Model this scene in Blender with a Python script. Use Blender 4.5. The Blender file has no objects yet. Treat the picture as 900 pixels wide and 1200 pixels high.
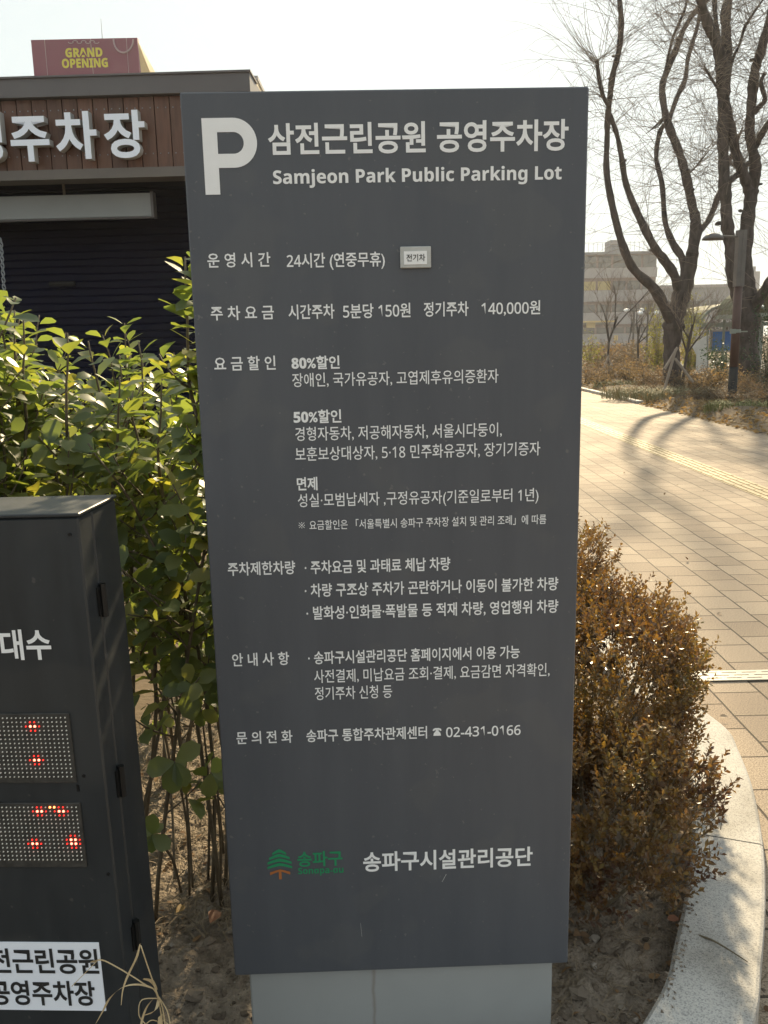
import bpy, math, random
import numpy as np
from mathutils import Vector, Matrix

S = bpy.context.scene
COL = S.collection
R_ = math.radians
rng = np.random.default_rng(11)
random.seed(5)

# ------------------------------------------------------------------ camera
EYE = 1.5
CR = Matrix(((0.99977714, 0.02111083, 0.0), (-0.00412343, 0.19527927, -0.98073901), (-0.02070422, 0.98052044, 0.1953228)))
cam_d = bpy.data.cameras.new('camera'); cam = bpy.data.objects.new('camera', cam_d); COL.objects.link(cam)
cam_d.sensor_fit = 'VERTICAL'; cam_d.sensor_height = 36.0; cam_d.lens = 30.0
cam_d.clip_start = 0.05; cam_d.clip_end = 3000
cam.matrix_world = Matrix.Translation((0, 0, EYE)) @ CR.to_4x4()
S.camera = cam

# ------------------------------------------------------------------ sky, sun, exposure
SUN_AZ, SUN_EL = 12.0, 28.0
W = bpy.data.worlds.new('World'); S.world = W; W.use_nodes = True
wn = W.node_tree.nodes; wl = W.node_tree.links
sky = wn.new('ShaderNodeTexSky'); sky.sky_type = 'NISHITA'; sky.sun_disc = False
sky.sun_elevation = R_(SUN_EL); sky.sun_rotation = R_(SUN_AZ)
sky.air_density = 1.0; sky.dust_density = 3.0; sky.ozone_density = 1.0; sky.altitude = 0
bg = wn['Background']; bg.inputs['Strength'].default_value = 0.15
gm = wn.new('ShaderNodeGamma'); gm.inputs['Gamma'].default_value = 0.10          # flattens the clear sky so its bright side burns out less
hz = wn.new('ShaderNodeMixRGB'); hz.blend_type = 'MULTIPLY'; hz.inputs[0].default_value = 1.0; hz.inputs[2].default_value = (1.05, 1.135, 1.12, 1)
wl.new(sky.outputs[0], gm.inputs['Color']); wl.new(gm.outputs[0], hz.inputs[1]); wl.new(hz.outputs[0], bg.inputs['Color'])
sd = bpy.data.lights.new('sun', 'SUN'); sun = bpy.data.objects.new('sun', sd); COL.objects.link(sun)
sd.energy = 2.1; sd.angle = R_(1.3); sd.color = (1.0, 0.81, 0.52)
sdir = Vector((math.sin(R_(SUN_AZ)) * math.cos(R_(SUN_EL)), math.cos(R_(SUN_AZ)) * math.cos(R_(SUN_EL)), math.sin(R_(SUN_EL))))
sun.rotation_euler = sdir.to_track_quat('Z', 'Y').to_euler()
S.view_settings.view_transform = 'Standard'; S.view_settings.look = 'None'
S.view_settings.exposure = 2.18; S.view_settings.gamma = 1.0; S.view_settings.use_curve_mapping = False

# ------------------------------------------------------------------ helpers
def at(x, y, Y):
    """point on the sight line of photo pixel (x, y) at distance Y ahead"""
    r = CR @ Vector(((x - 450) / 1000.0, (600 - y) / 1000.0, -1.0))
    return r * (Y / r.y) + Vector((0, 0, EYE))
def gnd(x, y, z=0.0):
    r = CR @ Vector(((x - 450) / 1000.0, (600 - y) / 1000.0, -1.0))
    return r * ((z - EYE) / r.z) + Vector((0, 0, EYE))

class MB:
    def __init__(s): s.v = []; s.f = []
    def quad(s, a, b, c, d):
        n = len(s.v); s.v += [tuple(a), tuple(b), tuple(c), tuple(d)]; s.f.append((n, n+1, n+2, n+3)); return s
    def box(s, lo, hi, rz=0.0, c=None, bev=0.0):
        x0, y0, z0 = lo; x1, y1, z1 = hi
        if bev > 0:
            b = bev
            ring = lambda x0, x1, y0, y1, z: [(x0+b, y0, z), (x1-b, y0, z), (x1, y0+b, z), (x1, y1-b, z), (x1-b, y1, z), (x0+b, y1, z), (x0, y1-b, z), (x0, y0+b, z)]
            inn = lambda z: [(x0+b, y0+b, z), (x1-b, y0+b, z), (x1-b, y0+b, z), (x1-b, y1-b, z), (x1-b, y1-b, z), (x0+b, y1-b, z), (x0+b, y1-b, z), (x0+b, y0+b, z)]
            n = len(s.v); P = ring(x0, x1, y0, y1, z0+b) + ring(x0, x1, y0, y1, z1-b)
            bot = [(x0+b, y0+b, z0), (x1-b, y0+b, z0), (x1-b, y1-b, z0), (x0+b, y1-b, z0)]
            top = [(x0+b, y0+b, z1), (x1-b, y0+b, z1), (x1-b, y1-b, z1), (x0+b, y1-b, z1)]
            P = P + bot + top
            F = [(i, (i+1) % 8, 8+(i+1) % 8, 8+i) for i in range(8)]
            for o, base, fl in ((16, 0, 1), (20, 8, 0)):
                q = [(o, o+1, base+1, base+0), (o+1, base+2, base+1), (o+1, o+2, base+3, base+2), (o+2, base+4, base+3), (o+2, o+3, base+5, base+4), (o+3, base+6, base+5), (o+3, o, base+7, base+6), (o, base+0, base+7)]
                q.append((o, o+1, o+2, o+3))
                for k in q: F.append(tuple(reversed(k)) if (fl == 0) != (len(k) == 4 and k[0] == o and k[3] == o+3) else k)
        else:
            P = [(x0, y0, z0), (x1, y0, z0), (x1, y1, z0), (x0, y1, z0), (x0, y0, z1), (x1, y0, z1), (x1, y1, z1), (x0, y1, z1)]
            F = [(0, 3, 2, 1), (4, 5, 6, 7), (0, 1, 5, 4), (1, 2, 6, 5), (2, 3, 7, 6), (3, 0, 4, 7)]
        if rz:
            cx, cy = c if c else ((x0+x1)/2, (y0+y1)/2); ca, sa = math.cos(rz), math.sin(rz)
            P = [(cx+(x-cx)*ca-(y-cy)*sa, cy+(x-cx)*sa+(y-cy)*ca, z) for x, y, z in P]
        n = len(s.v); s.v += P; s.f += [tuple(n+i for i in f) for f in F]; return s
    def tube(s, pts, rad, sides=7, cap=True):
        pts = [Vector(p) for p in pts]
        if not hasattr(rad, '__len__'): rad = [rad]*len(pts)
        n0 = len(s.v); up = None
        for i, p in enumerate(pts):
            t = (pts[min(i+1, len(pts)-1)] - pts[max(i-1, 0)])
            if t.length < 1e-9: t = Vector((0, 0, 1))
            t.normalize()
            if up is None: up = t.orthogonal().normalized()
            up = up - t*up.dot(t)
            up = up.normalized() if up.length > 1e-6 else t.orthogonal().normalized()
            w = t.cross(up)
            for k in range(sides):
                a = 2*math.pi*k/sides
                q = p + (up*math.cos(a) + w*math.sin(a))*rad[i]; s.v.append((q.x, q.y, q.z))
        for i in range(len(pts)-1):
            for k in range(sides):
                a = n0+i*sides+k; b = n0+i*sides+(k+1) % sides
                s.f.append((a, b, b+sides, a+sides))
        if cap:
            s.f.append(tuple(n0+k for k in reversed(range(sides)))); e = n0+(len(pts)-1)*sides
            s.f.append(tuple(e+k for k in range(sides)))
        return s
    def ribbon(s, pts, wid, side):
        side = Vector(side).normalized(); n = len(s.v)
        for p, w in zip(pts, wid):
            p = Vector(p); s.v += [tuple(p-side*w/2), tuple(p+side*w/2)]
        for i in range(len(pts)-1): s.f.append((n+2*i, n+2*i+1, n+2*i+3, n+2*i+2))
        return s
    def add(s, V, F):
        n = len(s.v); s.v += [tuple(p) for p in V]; s.f += [tuple(n+i for i in f) for f in F]; return s
    def build(s, name, m=None, parent=None, smooth=False):
        o = Vector((0, 0, 0))
        if parent is not None:
            p = parent
            while p is not None: o = o + p.location; p = p.parent
        v = np.array(s.v, dtype=float).reshape(-1, 3) - np.array(o)
        me = bpy.data.meshes.new(name); me.from_pydata(v.tolist(), [], s.f); me.update()
        if smooth: me.polygons.foreach_set('use_smooth', [True]*len(me.polygons))
        if m: me.materials.append(m)
        ob = bpy.data.objects.new(name, me); COL.objects.link(ob)
        if parent is not None: ob.parent = parent
        return ob

def smooth_path(pts, rad, n=4):
    """Catmull-Rom through points with radii"""
    P = [np.array(p, float) for p in pts]; out = []; ro = []
    for i in range(len(P)-1):
        p0, p1, p2, p3 = P[max(i-1, 0)], P[i], P[i+1], P[min(i+2, len(P)-1)]
        for k in range(n):
            t = k/n
            out.append(.5*((2*p1)+(-p0+p2)*t+(2*p0-5*p1+4*p2-p3)*t*t+(-p0+3*p1-3*p2+p3)*t**3)); ro.append(rad[i]*(1-t)+rad[i+1]*t)
    out.append(P[-1]); ro.append(rad[-1])
    return [Vector(p) for p in out], ro

def tag(o, label=None, cat=None, group=None, kind=None):
    if label: o['label'] = label
    if cat: o['category'] = cat
    if group: o['group'] = group
    if kind: o['kind'] = kind
    return o
def thing(name, label, cat, loc=(0, 0, 0), group=None):
    o = bpy.data.objects.new(name, None); COL.objects.link(o); o.location = loc; o.empty_display_size = .1
    return tag(o, label, cat, group)
def copy_thing(root, loc, rz=0.0, sc=1.0, label=None, zs=1.0):
    r = root.copy(); COL.objects.link(r); r.location = loc; r.rotation_euler = (0, 0, rz); r.scale = (sc, sc, sc*zs)
    if label: r['label'] = label
    for ch in list(root.children):
        c = ch.copy(); COL.objects.link(c); c.parent = r
        for g in ch.children:
            d = g.copy(); COL.objects.link(d); d.parent = c
    return r

# ------------------------------------------------------------------ materials
def nodes(name):
    m = bpy.data.materials.new(name); m.use_nodes = True
    return m, m.node_tree.nodes, m.node_tree.links, m.node_tree.nodes['Principled BSDF']
def ramp(N, stops):
    r = N.new('ShaderNodeValToRGB'); e = r.color_ramp.elements
    while len(e) > 1: e.remove(e[-1])
    e[0].position = stops[0][0]; e[0].color = (*stops[0][1], 1)
    for p, c in stops[1:]:
        k = e.new(p); k.color = (*c, 1)
    return r
def mat(name, c1, c2=None, scale=8.0, rough=.6, spec=.4, metal=0.0, bump=0.0, bscale=None, detail=6, stretch=None, emit=None, rvar=0.0):
    m, N, L, B = nodes(name)
    B.inputs['Roughness'].default_value = rough; B.inputs['Specular IOR Level'].default_value = spec; B.inputs['Metallic'].default_value = metal
    if c2 is None: c2 = tuple(x*.85 for x in c1)
    tc = N.new('ShaderNodeNewGeometry'); mp = N.new('ShaderNodeMapping'); L.new(tc.outputs['Position'], mp.inputs['Vector'])
    if stretch: mp.inputs['Scale'].default_value = stretch
    nz = N.new('ShaderNodeTexNoise'); nz.inputs['Scale'].default_value = scale; nz.inputs['Detail'].default_value = detail; nz.inputs['Roughness'].default_value = .62
    L.new(mp.outputs[0], nz.inputs['Vector'])
    r = ramp(N, [(.32, c1), (.68, c2)]); L.new(nz.outputs['Fac'], r.inputs[0]); L.new(r.outputs[0], B.inputs['Base Color'])
    if rvar:
        mr = N.new('ShaderNodeMapRange'); mr.inputs[3].default_value = max(0, rough-rvar); mr.inputs[4].default_value = min(1, rough+rvar)
        L.new(nz.outputs['Fac'], mr.inputs[0]); L.new(mr.outputs[0], B.inputs['Roughness'])
    if bump:
        n2 = N.new('ShaderNodeTexNoise'); n2.inputs['Scale'].default_value = bscale or scale*4; n2.inputs['Detail'].default_value = 5
        L.new(mp.outputs[0], n2.inputs['Vector'])
        b = N.new('ShaderNodeBump'); b.inputs['Strength'].default_value = bump; b.inputs['Distance'].default_value = .02
        L.new(n2.outputs['Fac'], b.inputs['Height']); L.new(b.outputs[0], B.inputs['Normal'])
    if emit:
        B.inputs['Emission Color'].default_value = (*emit[0], 1); B.inputs['Emission Strength'].default_value = emit[1]
    return m
def leaf_mat(name, stops, trans, tw=.4, rough=.35, spec=.5, patch=0):
    m, N, L, B = nodes(name)
    g = N.new('ShaderNodeNewGeometry'); r = ramp(N, stops); 
    if patch:       # whole twigs and clumps differ in colour as well as single leaves
        nz = N.new('ShaderNodeTexNoise'); nz.inputs['Scale'].default_value = patch; nz.inputs['Detail'].default_value = 4; L.new(g.outputs['Position'], nz.inputs['Vector'])
        mr = N.new('ShaderNodeMapRange'); mr.inputs[1].default_value = .3; mr.inputs[2].default_value = .7; mr.inputs[3].default_value = -.05; mr.inputs[4].default_value = .6; L.new(nz.outputs['Fac'], mr.inputs[0])
        ma = N.new('ShaderNodeMath'); ma.operation = 'MULTIPLY_ADD'; ma.inputs[1].default_value = .45; L.new(g.outputs['Random Per Island'], ma.inputs[0]); L.new(mr.outputs[0], ma.inputs[2]); L.new(ma.outputs[0], r.inputs[0])
    else: L.new(g.outputs['Random Per Island'], r.inputs[0])
    L.new(r.outputs[0], B.inputs['Base Color']); B.inputs['Roughness'].default_value = rough; B.inputs['Specular IOR Level'].default_value = spec
    t = N.new('ShaderNodeBsdfTranslucent'); mx = N.new('ShaderNodeMixRGB'); mx.blend_type = 'MULTIPLY'; mx.inputs[0].default_value = 1.0
    mx.inputs[2].default_value = (*trans, 1); L.new(r.outputs[0], mx.inputs[1]); L.new(mx.outputs[0], t.inputs['Color'])
    ms = N.new('ShaderNodeMixShader'); ms.inputs[0].default_value = tw
    L.new(B.outputs[0], ms.inputs[1]); L.new(t.outputs[0], ms.inputs[2]); L.new(ms.outputs[0], N['Material Output'].inputs['Surface'])
    return m

M = {}
M['soil'] = mat('soil', (.17, .138, .107), (.37, .305, .24), 22, .95, .1, bump=1.0, bscale=90, detail=9)
M['ground'] = mat('dry_ground', (.11, .082, .056), (.19, .145, .10), .8, .95, .1, bump=.6, bscale=14)
M['panel'] = mat('painted_panel', (.087, .092, .106), (.101, .106, .120), 3.2, .42, .35, bump=.015, bscale=500, rvar=.07, stretch=(5, 5, .7))
M['white'] = mat('white_vinyl', (.92, .92, .92), (.88, .88, .88), 30, .5, .3)
M['black_ink'] = mat('black_ink', (.02, .02, .022), (.03, .03, .03), 30, .5)
M['green_ink'] = mat('green_ink', (.024, .29, .125), (.022, .27, .115), 30, .5)
M['orange_ink'] = mat('orange_ink', (.45, .16, .05), (.42, .14, .04), 30, .5)
M['cabinet'] = mat('cabinet_paint', (.015, .019, .023), (.024, .028, .032), 5, .5, .6, bump=.03, bscale=300, stretch=(6, 6, 1), rvar=.12)
M['plate'] = mat('plate_plastic', (.55, .55, .53), (.45, .45, .43), 60, .3)
M['dark'] = mat('dark_metal', (.012, .012, .013), (.02, .02, .02), 30, .4, metal=.3)
M['bead'] = mat('bead_plastic', (.80, .77, .69), (.68, .65, .58), 200, .3)
M['led_board'] = mat('led_board', (.03, .028, .025), (.065, .06, .053), 60, .6)
M['led_red'] = mat('led_red', (.8, .02, .02), emit=((1, .03, .02), .55))
M['led_hot'] = mat('led_hot', (.9, .3, .2), emit=((1, .12, .07), 2.2))
M['led_orange'] = mat('led_orange', (.8, .25, .1), emit=((1, .2, .05), 2.0))
M['coping'] = mat('coping_metal', (.125, .112, .112), (.14, .128, .127), 3, .45, .4, rvar=.05)
M['beam'] = mat('beam_metal', (.17, .145, .125), (.145, .125, .11), 4, .5, .4)
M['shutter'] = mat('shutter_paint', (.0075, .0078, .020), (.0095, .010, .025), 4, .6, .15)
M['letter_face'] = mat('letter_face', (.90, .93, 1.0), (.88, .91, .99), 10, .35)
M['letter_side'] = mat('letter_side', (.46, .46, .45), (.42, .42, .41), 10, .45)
M['light_panel'] = mat('grey_panel', (.28, .29, .285), (.25, .26, .255), 2.2, .35, .5)
M['steel'] = mat('galvanised_steel', (.35, .36, .37), (.25, .26, .27), 40, .4, .5, metal=.7)
M['asphalt'] = mat('road', (.05, .05, .05), (.07, .07, .07), 8, .9, .2)
M['bark'] = mat('bark', (.046, .037, .034), (.115, .094, .085), 9, .9, .2, bump=1.0, bscale=34, stretch=(1, 1, .3))
M['twig'] = mat('twig_bark', (.17, .135, .11), (.23, .185, .15), 5, .9, .2)
M['stem'] = mat('shrub_stem', (.10, .075, .050), (.16, .13, .085), 30, .7, .3)
M['stake'] = mat('weathered_wood', (.24, .20, .165), (.33, .28, .235), 12, .85, .2, stretch=(1, 1, .2))
M['straw'] = mat('straw', (.26, .20, .13), (.13, .10, .07), 30, .8, .2)
M['drygrass'] = mat('dry_grass', (.62, .49, .29), (.46, .34, .19), 25, .7, .3)
M['pebble'] = leaf_mat('pebble', [(0, (.085, .066, .05)), (.4, (.15, .118, .09)), (.8, (.21, .175, .14)), (1, (.33, .29, .25))], (1, 1, 1), 0, .9, .2)
M['litter'] = leaf_mat('leaf_litter', [(0, (.20, .12, .06)), (.5, (.30, .19, .10)), (1, (.14, .085, .05))], (1, .8, .5), .15, .7, .2)
M['euon'] = leaf_mat('evergreen_leaf', [(0, (.095, .128, .080)), (.45, (.120, .152, .084)), (.85, (.160, .178, .084)), (1, (.23, .215, .09))], (2.6, 2.5, .65), .50, .42, .42)
M['box'] = leaf_mat('bronze_leaf', [(0, (.070, .034, .029)), (.22, (.102, .058, .036)), (.5, (.148, .094, .042)), (.8, (.166, .122, .047)), (1, (.115, .108, .046))], (2.0, 1.6, .55), .38, .34, .55, 4.5)
M['dryleaf'] = leaf_mat('dry_leaf', [(0, (.15, .105, .070)), (.5, (.21, .15, .095)), (1, (.115, .075, .052))], (1.6, 1.4, .9), .35, .7, .2)
M['goldleaf'] = leaf_mat('pale_dry_leaf', [(0, (.24, .175, .095)), (.5, (.31, .225, .12)), (1, (.18, .125, .072))], (1.5, 1.3, .8), .35, .7, .2)
M['yelgreen'] = leaf_mat('yellow_green_leaf', [(0, (.12, .13, .03)), (.5, (.19, .19, .05)), (1, (.09, .11, .03))], (2, 1.8, .6), .4, .6, .2)
M['darkgreen'] = leaf_mat('dark_green_leaf', [(0, (.018, .04, .018)), (.6, (.03, .06, .025)), (1, (.05, .08, .035))], (1.5, 1.6, .6), .25, .35, .4)
M['rust_pole'] = mat('brown_pole_paint', (.085, .044, .034), (.07, .038, .03), 6, .55)
M['dark_pole'] = mat('dark_pole_paint', (.034, .033, .032), (.026, .026, .026), 6, .75, .15)
M['grey_pole'] = mat('grey_pole_paint', (.13, .115, .105), (.10, .09, .085), 6, .5)
M['roof_shell'] = mat('canopy_shell', (.20, .185, .115), (.13, .145, .105), 2.5, .75, .15)
M['frame_green'] = mat('canopy_frame', (.24, .26, .22), (.20, .22, .19), 5, .5)
M['blue'] = mat('blue_board', (.05, .16, .48), (.06, .19, .52), 3, .4)
M['white_board'] = mat('white_sheet', (.62, .61, .58), (.52, .51, .48), 4, .6)
M['maroon'] = mat('maroon_hoarding', (.205, .04, .075), (.19, .036, .07), .6, .5)
M['gold_wall'] = mat('gold_panel', (.62, .45, .20), (.55, .40, .18), 1.0, .5)
M['yellow_ink'] = mat('yellow_letter', (.68, .58, .05), (.62, .52, .05), 4, .5)
M['pink_ink'] = mat('pink_ornament', (.42, .30, .32), (.38, .27, .29), 4, .5)
M['wall_pale'] = mat('pale_wall', (.36, .33, .33), (.30, .275, .275), 1.2, .8, .2)
M['wall_pink'] = mat('brick_wall', (.27, .195, .18), (.22, .16, .15), 1.5, .85, .2)
M['wall_grey'] = mat('grey_wall', (.27, .26, .27), (.22, .215, .225), 1.2, .85, .2)
M['glass'] = mat('window_glass', (.07, .065, .065), (.12, .11, .105), .8, .15, .6)
M['yellow_panel'] = mat('yellow_panel', (.42, .32, .13), (.38, .29, .12), 1, .6)

def wood_mat():
    m, N, L, B = nodes('stained_wood')
    g = N.new('ShaderNodeNewGeometry'); mp = N.new('ShaderNodeMapping'); mp.inputs['Scale'].default_value = (9, 9, .8)
    L.new(g.outputs['Position'], mp.inputs['Vector'])
    n = N.new('ShaderNodeTexNoise'); n.inputs['Scale'].default_value = 4; n.inputs['Detail'].default_value = 8; n.inputs['Distortion'].default_value = .6
    L.new(mp.outputs[0], n.inputs['Vector'])
    r = ramp(N, [(.3, (.095, .043, .026)), (.55, (.150, .070, .042)), (.75, (.115, .052, .032))]); L.new(n.outputs['Fac'], r.inputs[0])
    r2 = ramp(N, [(0, (.72, .72, .72)), (1, (1.18, 1.12, 1.08))]); L.new(g.outputs['Random Per Island'], r2.inputs[0])
    mx = N.new('ShaderNodeMixRGB'); mx.blend_type = 'MULTIPLY'; mx.inputs[0].default_value = 1
    L.new(r.outputs[0], mx.inputs[1]); L.new(r2.outputs[0], mx.inputs[2]); L.new(mx.outputs[0], B.inputs['Base Color'])
    B.inputs['Roughness'].default_value = .5
    return m
M['wood'] = wood_mat()

def granite_mat():
    m, N, L, B = nodes('granite')
    g = N.new('ShaderNodeNewGeometry')
    v = N.new('ShaderNodeTexVoronoi'); v.inputs['Scale'].default_value = 330; L.new(g.outputs['Position'], v.inputs['Vector'])
    r = ramp(N, [(0, (.26, .255, .25)), (.2, (.36, .35, .34)), (.45, (.44, .43, .41)), (1, (.50, .485, .46))])
    s = N.new('ShaderNodeSeparateColor'); L.new(v.outputs['Color'], s.inputs[0]); L.new(s.outputs[0], r.inputs[0])
    n = N.new('ShaderNodeTexNoise'); n.inputs['Scale'].default_value = 5; n.inputs['Detail'].default_value = 6; L.new(g.outputs['Position'], n.inputs['Vector'])
    r2 = ramp(N, [(.28, (.62, .59, .54)), (.5, (.95, .93, .9)), (.68, (1.08, 1.07, 1.04))]); L.new(n.outputs['Fac'], r2.inputs[0])
    mx = N.new('ShaderNodeMixRGB'); mx.blend_type = 'MULTIPLY'; mx.inputs[0].default_value = 1
    L.new(r.outputs[0], mx.inputs[1]); L.new(r2.outputs[0], mx.inputs[2]); L.new(mx.outputs[0], B.inputs['Base Color'])
    b = N.new('ShaderNodeBump'); b.inputs['Strength'].default_value = .25; b.inputs['Distance'].default_value = .003
    L.new(v.outputs['Distance'], b.inputs['Height']); L.new(b.outputs[0], B.inputs['Normal']); B.inputs['Roughness'].default_value = .75
    return m
M['granite'] = granite_mat()

def paver_mat():
    m, N, L, B = nodes('pavers')
    g = N.new('ShaderNodeNewGeometry'); sp = N.new('ShaderNodeSeparateXYZ'); cb = N.new('ShaderNodeCombineXYZ')
    L.new(g.outputs['Position'], sp.inputs[0])
    dn = N.new('ShaderNodeTexNoise'); dn.inputs['Scale'].default_value = 1.7; dn.inputs['Detail'].default_value = 2; L.new(g.outputs['Position'], dn.inputs['Vector'])
    wob = N.new('ShaderNodeMath'); wob.operation = 'MULTIPLY_ADD'; wob.inputs[1].default_value = .022
    L.new(dn.outputs['Fac'], wob.inputs[0]); L.new(sp.outputs['X'], wob.inputs[2])
    L.new(sp.outputs['Y'], cb.inputs['X']); L.new(wob.outputs[0], cb.inputs['Y'])
    def brick(c1, c2, mo):
        b = N.new('ShaderNodeTexBrick'); b.offset = .5; b.offset_frequency = 2; b.inputs['Scale'].default_value = 1
        b.inputs['Brick Width'].default_value = .228; b.inputs['Row Height'].default_value = .2
        b.inputs['Mortar Size'].default_value = .0048; b.inputs['Mortar Smooth'].default_value = .35
        b.inputs['Color1'].default_value = (*c1, 1); b.inputs['Color2'].default_value = (*c2, 1); b.inputs['Mortar'].default_value = (*mo, 1)
        L.new(cb.outputs[0], b.inputs['Vector']); return b
    b = brick((.290, .228, .172), (.385, .312, .238), (.085, .068, .052))
    n = N.new('ShaderNodeTexNoise'); n.inputs['Scale'].default_value = 190; n.inputs['Detail'].default_value = 3; L.new(g.outputs['Position'], n.inputs['Vector'])
    r = ramp(N, [(.35, (.52, .50, .48)), (.5, (1, 1, 1)), (.66, (1.34, 1.31, 1.26))]); L.new(n.outputs['Fac'], r.inputs[0])
    n3 = N.new('ShaderNodeTexNoise'); n3.inputs['Scale'].default_value = 1.1; n3.inputs['Detail'].default_value = 6; L.new(g.outputs['Position'], n3.inputs['Vector'])
    r3 = ramp(N, [(.28, (.70, .69, .68)), (.5, (.95, .94, .93)), (.7, (1.08, 1.06, 1.03))]); L.new(n3.outputs['Fac'], r3.inputs[0])
    def mul(a, c):
        x = N.new('ShaderNodeMixRGB'); x.blend_type = 'MULTIPLY'; x.inputs[0].default_value = 1; L.new(a, x.inputs[1]); L.new(c, x.inputs[2]); return x.outputs[0]
    L.new(mul(mul(b.outputs['Color'], r.outputs[0]), r3.outputs[0]), B.inputs['Base Color'])
    inv = N.new('ShaderNodeMath'); inv.operation = 'MULTIPLY_ADD'; inv.inputs[1].default_value = -1; L.new(b.outputs['Fac'], inv.inputs[0])
    sc = N.new('ShaderNodeMath'); sc.operation = 'MULTIPLY'; sc.inputs[1].default_value = .12; L.new(n.outputs['Fac'], sc.inputs[0]); L.new(sc.outputs[0], inv.inputs[2])
    bp = N.new('ShaderNodeBump'); bp.inputs['Strength'].default_value = .8; bp.inputs['Distance'].default_value = .012
    L.new(inv.outputs[0], bp.inputs['Height']); L.new(bp.outputs[0], B.inputs['Normal'])
    B.inputs['Roughness'].default_value = .8; B.inputs['Specular IOR Level'].default_value = .25
    return m
M['paver'] = paver_mat()
M['tactile'] = mat('tactile_yellow', (.345, .26, .135), (.41, .315, .18), 5, .7)
M['grate'] = mat('grate_paint', (.50, .46, .37), (.44, .40, .33), 20, .5)

def speck(m, scale, lo, amount, col):
    N, L = m.node_tree.nodes, m.node_tree.links; B = N['Principled BSDF']; src = B.inputs['Base Color'].links[0].from_socket
    g = N.new('ShaderNodeNewGeometry'); nz = N.new('ShaderNodeTexNoise'); nz.inputs['Scale'].default_value = scale; nz.inputs['Detail'].default_value = 2; L.new(g.outputs['Position'], nz.inputs['Vector'])
    mr = N.new('ShaderNodeMapRange'); mr.inputs[1].default_value = lo; mr.inputs[2].default_value = lo+.05; mr.inputs[4].default_value = amount; L.new(nz.outputs['Fac'], mr.inputs[0])
    mx = N.new('ShaderNodeMixRGB'); mx.inputs[2].default_value = (*col, 1); L.new(mr.outputs[0], mx.inputs[0]); L.new(src, mx.inputs[1]); L.new(mx.outputs[0], B.inputs['Base Color'])
speck(M['panel'], 95, .70, .35, (.25, .24, .22)); speck(M['panel'], 7, .56, .13, (.16, .155, .145))
speck(M['cabinet'], 60, .70, .35, (.12, .11, .10)); speck(M['cabinet'], 5, .56, .16, (.07, .066, .06))
def plinth_mat():
    m = mat('plinth_paint', (.37, .375, .37), (.325, .33, .325), 2.5, .55, .3, bump=.02, bscale=200)
    N, L = m.node_tree.nodes, m.node_tree.links; B = N['Principled BSDF']
    src = B.inputs['Base Color'].links[0].from_socket
    g = N.new('ShaderNodeNewGeometry'); sp = N.new('ShaderNodeSeparateXYZ'); L.new(g.outputs['Position'], sp.inputs[0])
    nz = N.new('ShaderNodeTexNoise'); nz.inputs['Scale'].default_value = 30; L.new(g.outputs['Position'], nz.inputs['Vector'])
    ma = N.new('ShaderNodeMath'); ma.operation = 'MULTIPLY_ADD'; ma.inputs[1].default_value = .01; ma.inputs[2].default_value = .0400; L.new(nz.outputs['Fac'], ma.inputs[0])
    ad = N.new('ShaderNodeMath'); ad.operation = 'ADD'; L.new(sp.outputs['X'], ad.inputs[0]); L.new(ma.outputs[0], ad.inputs[1])
    ab = N.new('ShaderNodeMath'); ab.operation = 'ABSOLUTE'; L.new(ad.outputs[0], ab.inputs[0])
    mr = N.new('ShaderNodeMapRange'); mr.inputs[1].default_value = .0; mr.inputs[2].default_value = .006; mr.inputs[3].default_value = .42; mr.inputs[4].default_value = 0
    L.new(ab.outputs[0], mr.inputs[0])
    mx = N.new('ShaderNodeMixRGB'); mx.inputs[2].default_value = (.17, .11, .055, 1); L.new(mr.outputs[0], mx.inputs[0]); L.new(src, mx.inputs[1]); L.new(mx.outputs[0], B.inputs['Base Color'])
    return m
M['plinth'] = plinth_mat()

# ------------------------------------------------------------------ text
def sans(t, bold):
    o = ''; bold = bold > .02 or .0075 < bold < .0095
    for ch in t:        # plain sans-serif forms of the Latin letters and figures
        k = ord(ch)
        if 48 <= k <= 57: ch = chr((0x1D7EC if bold else 0x1D7E2)+k-48)
        elif 65 <= k <= 90: ch = chr((0x1D5D4 if bold else 0x1D5A0)+k-65)
        elif 97 <= k <= 122: ch = chr((0x1D5EE if bold else 0x1D5BA)+k-97)
        o += ch
    return o
def text_mesh(body, bold=0.0, extrude=0.0, res=3):
    body = sans(body, bold)
    c = bpy.data.curves.new('lettering', 'FONT'); c.body = body; c.resolution_u = res; c.offset = bold; c.extrude = extrude
    o = bpy.data.objects.new('lettering', c); COL.objects.link(o); bpy.context.view_layer.update()
    me = bpy.data.meshes.new_from_object(o.evaluated_get(bpy.context.evaluated_depsgraph_get()))
    bpy.data.objects.remove(o); bpy.data.curves.remove(c)
    V = np.array([v.co[:] for v in me.vertices]); F = [tuple(p.vertices) for p in me.polygons]; bpy.data.meshes.remove(me)
    return V, F

# ================================================================== THE SETTING
# ground sheet to the horizon
g = MB(); g.quad((-500, -150, -.06), (500, -150, -.06), (500, 900, -.06), (-500, 900, -.06))
tag(g.build('ground', M['ground']), kind='structure')
# tactile strip
t = MB(); TX = 3.66
t.quad((TX-.15, -6, .004), (TX+.15, -6, .004), (TX+.15, 80, .004), (TX-.15, 80, .004))
for k in range(120):
    y0 = 4 + k*.3
    for j in range(4):
        xc = TX-.1125 + j*.075
        t.box((xc-.0175, y0+.012, .0045), (xc+.0175, y0+.288, .0095))
tag(t.build('tactile_paving', M['tactile']), kind='structure')

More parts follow.
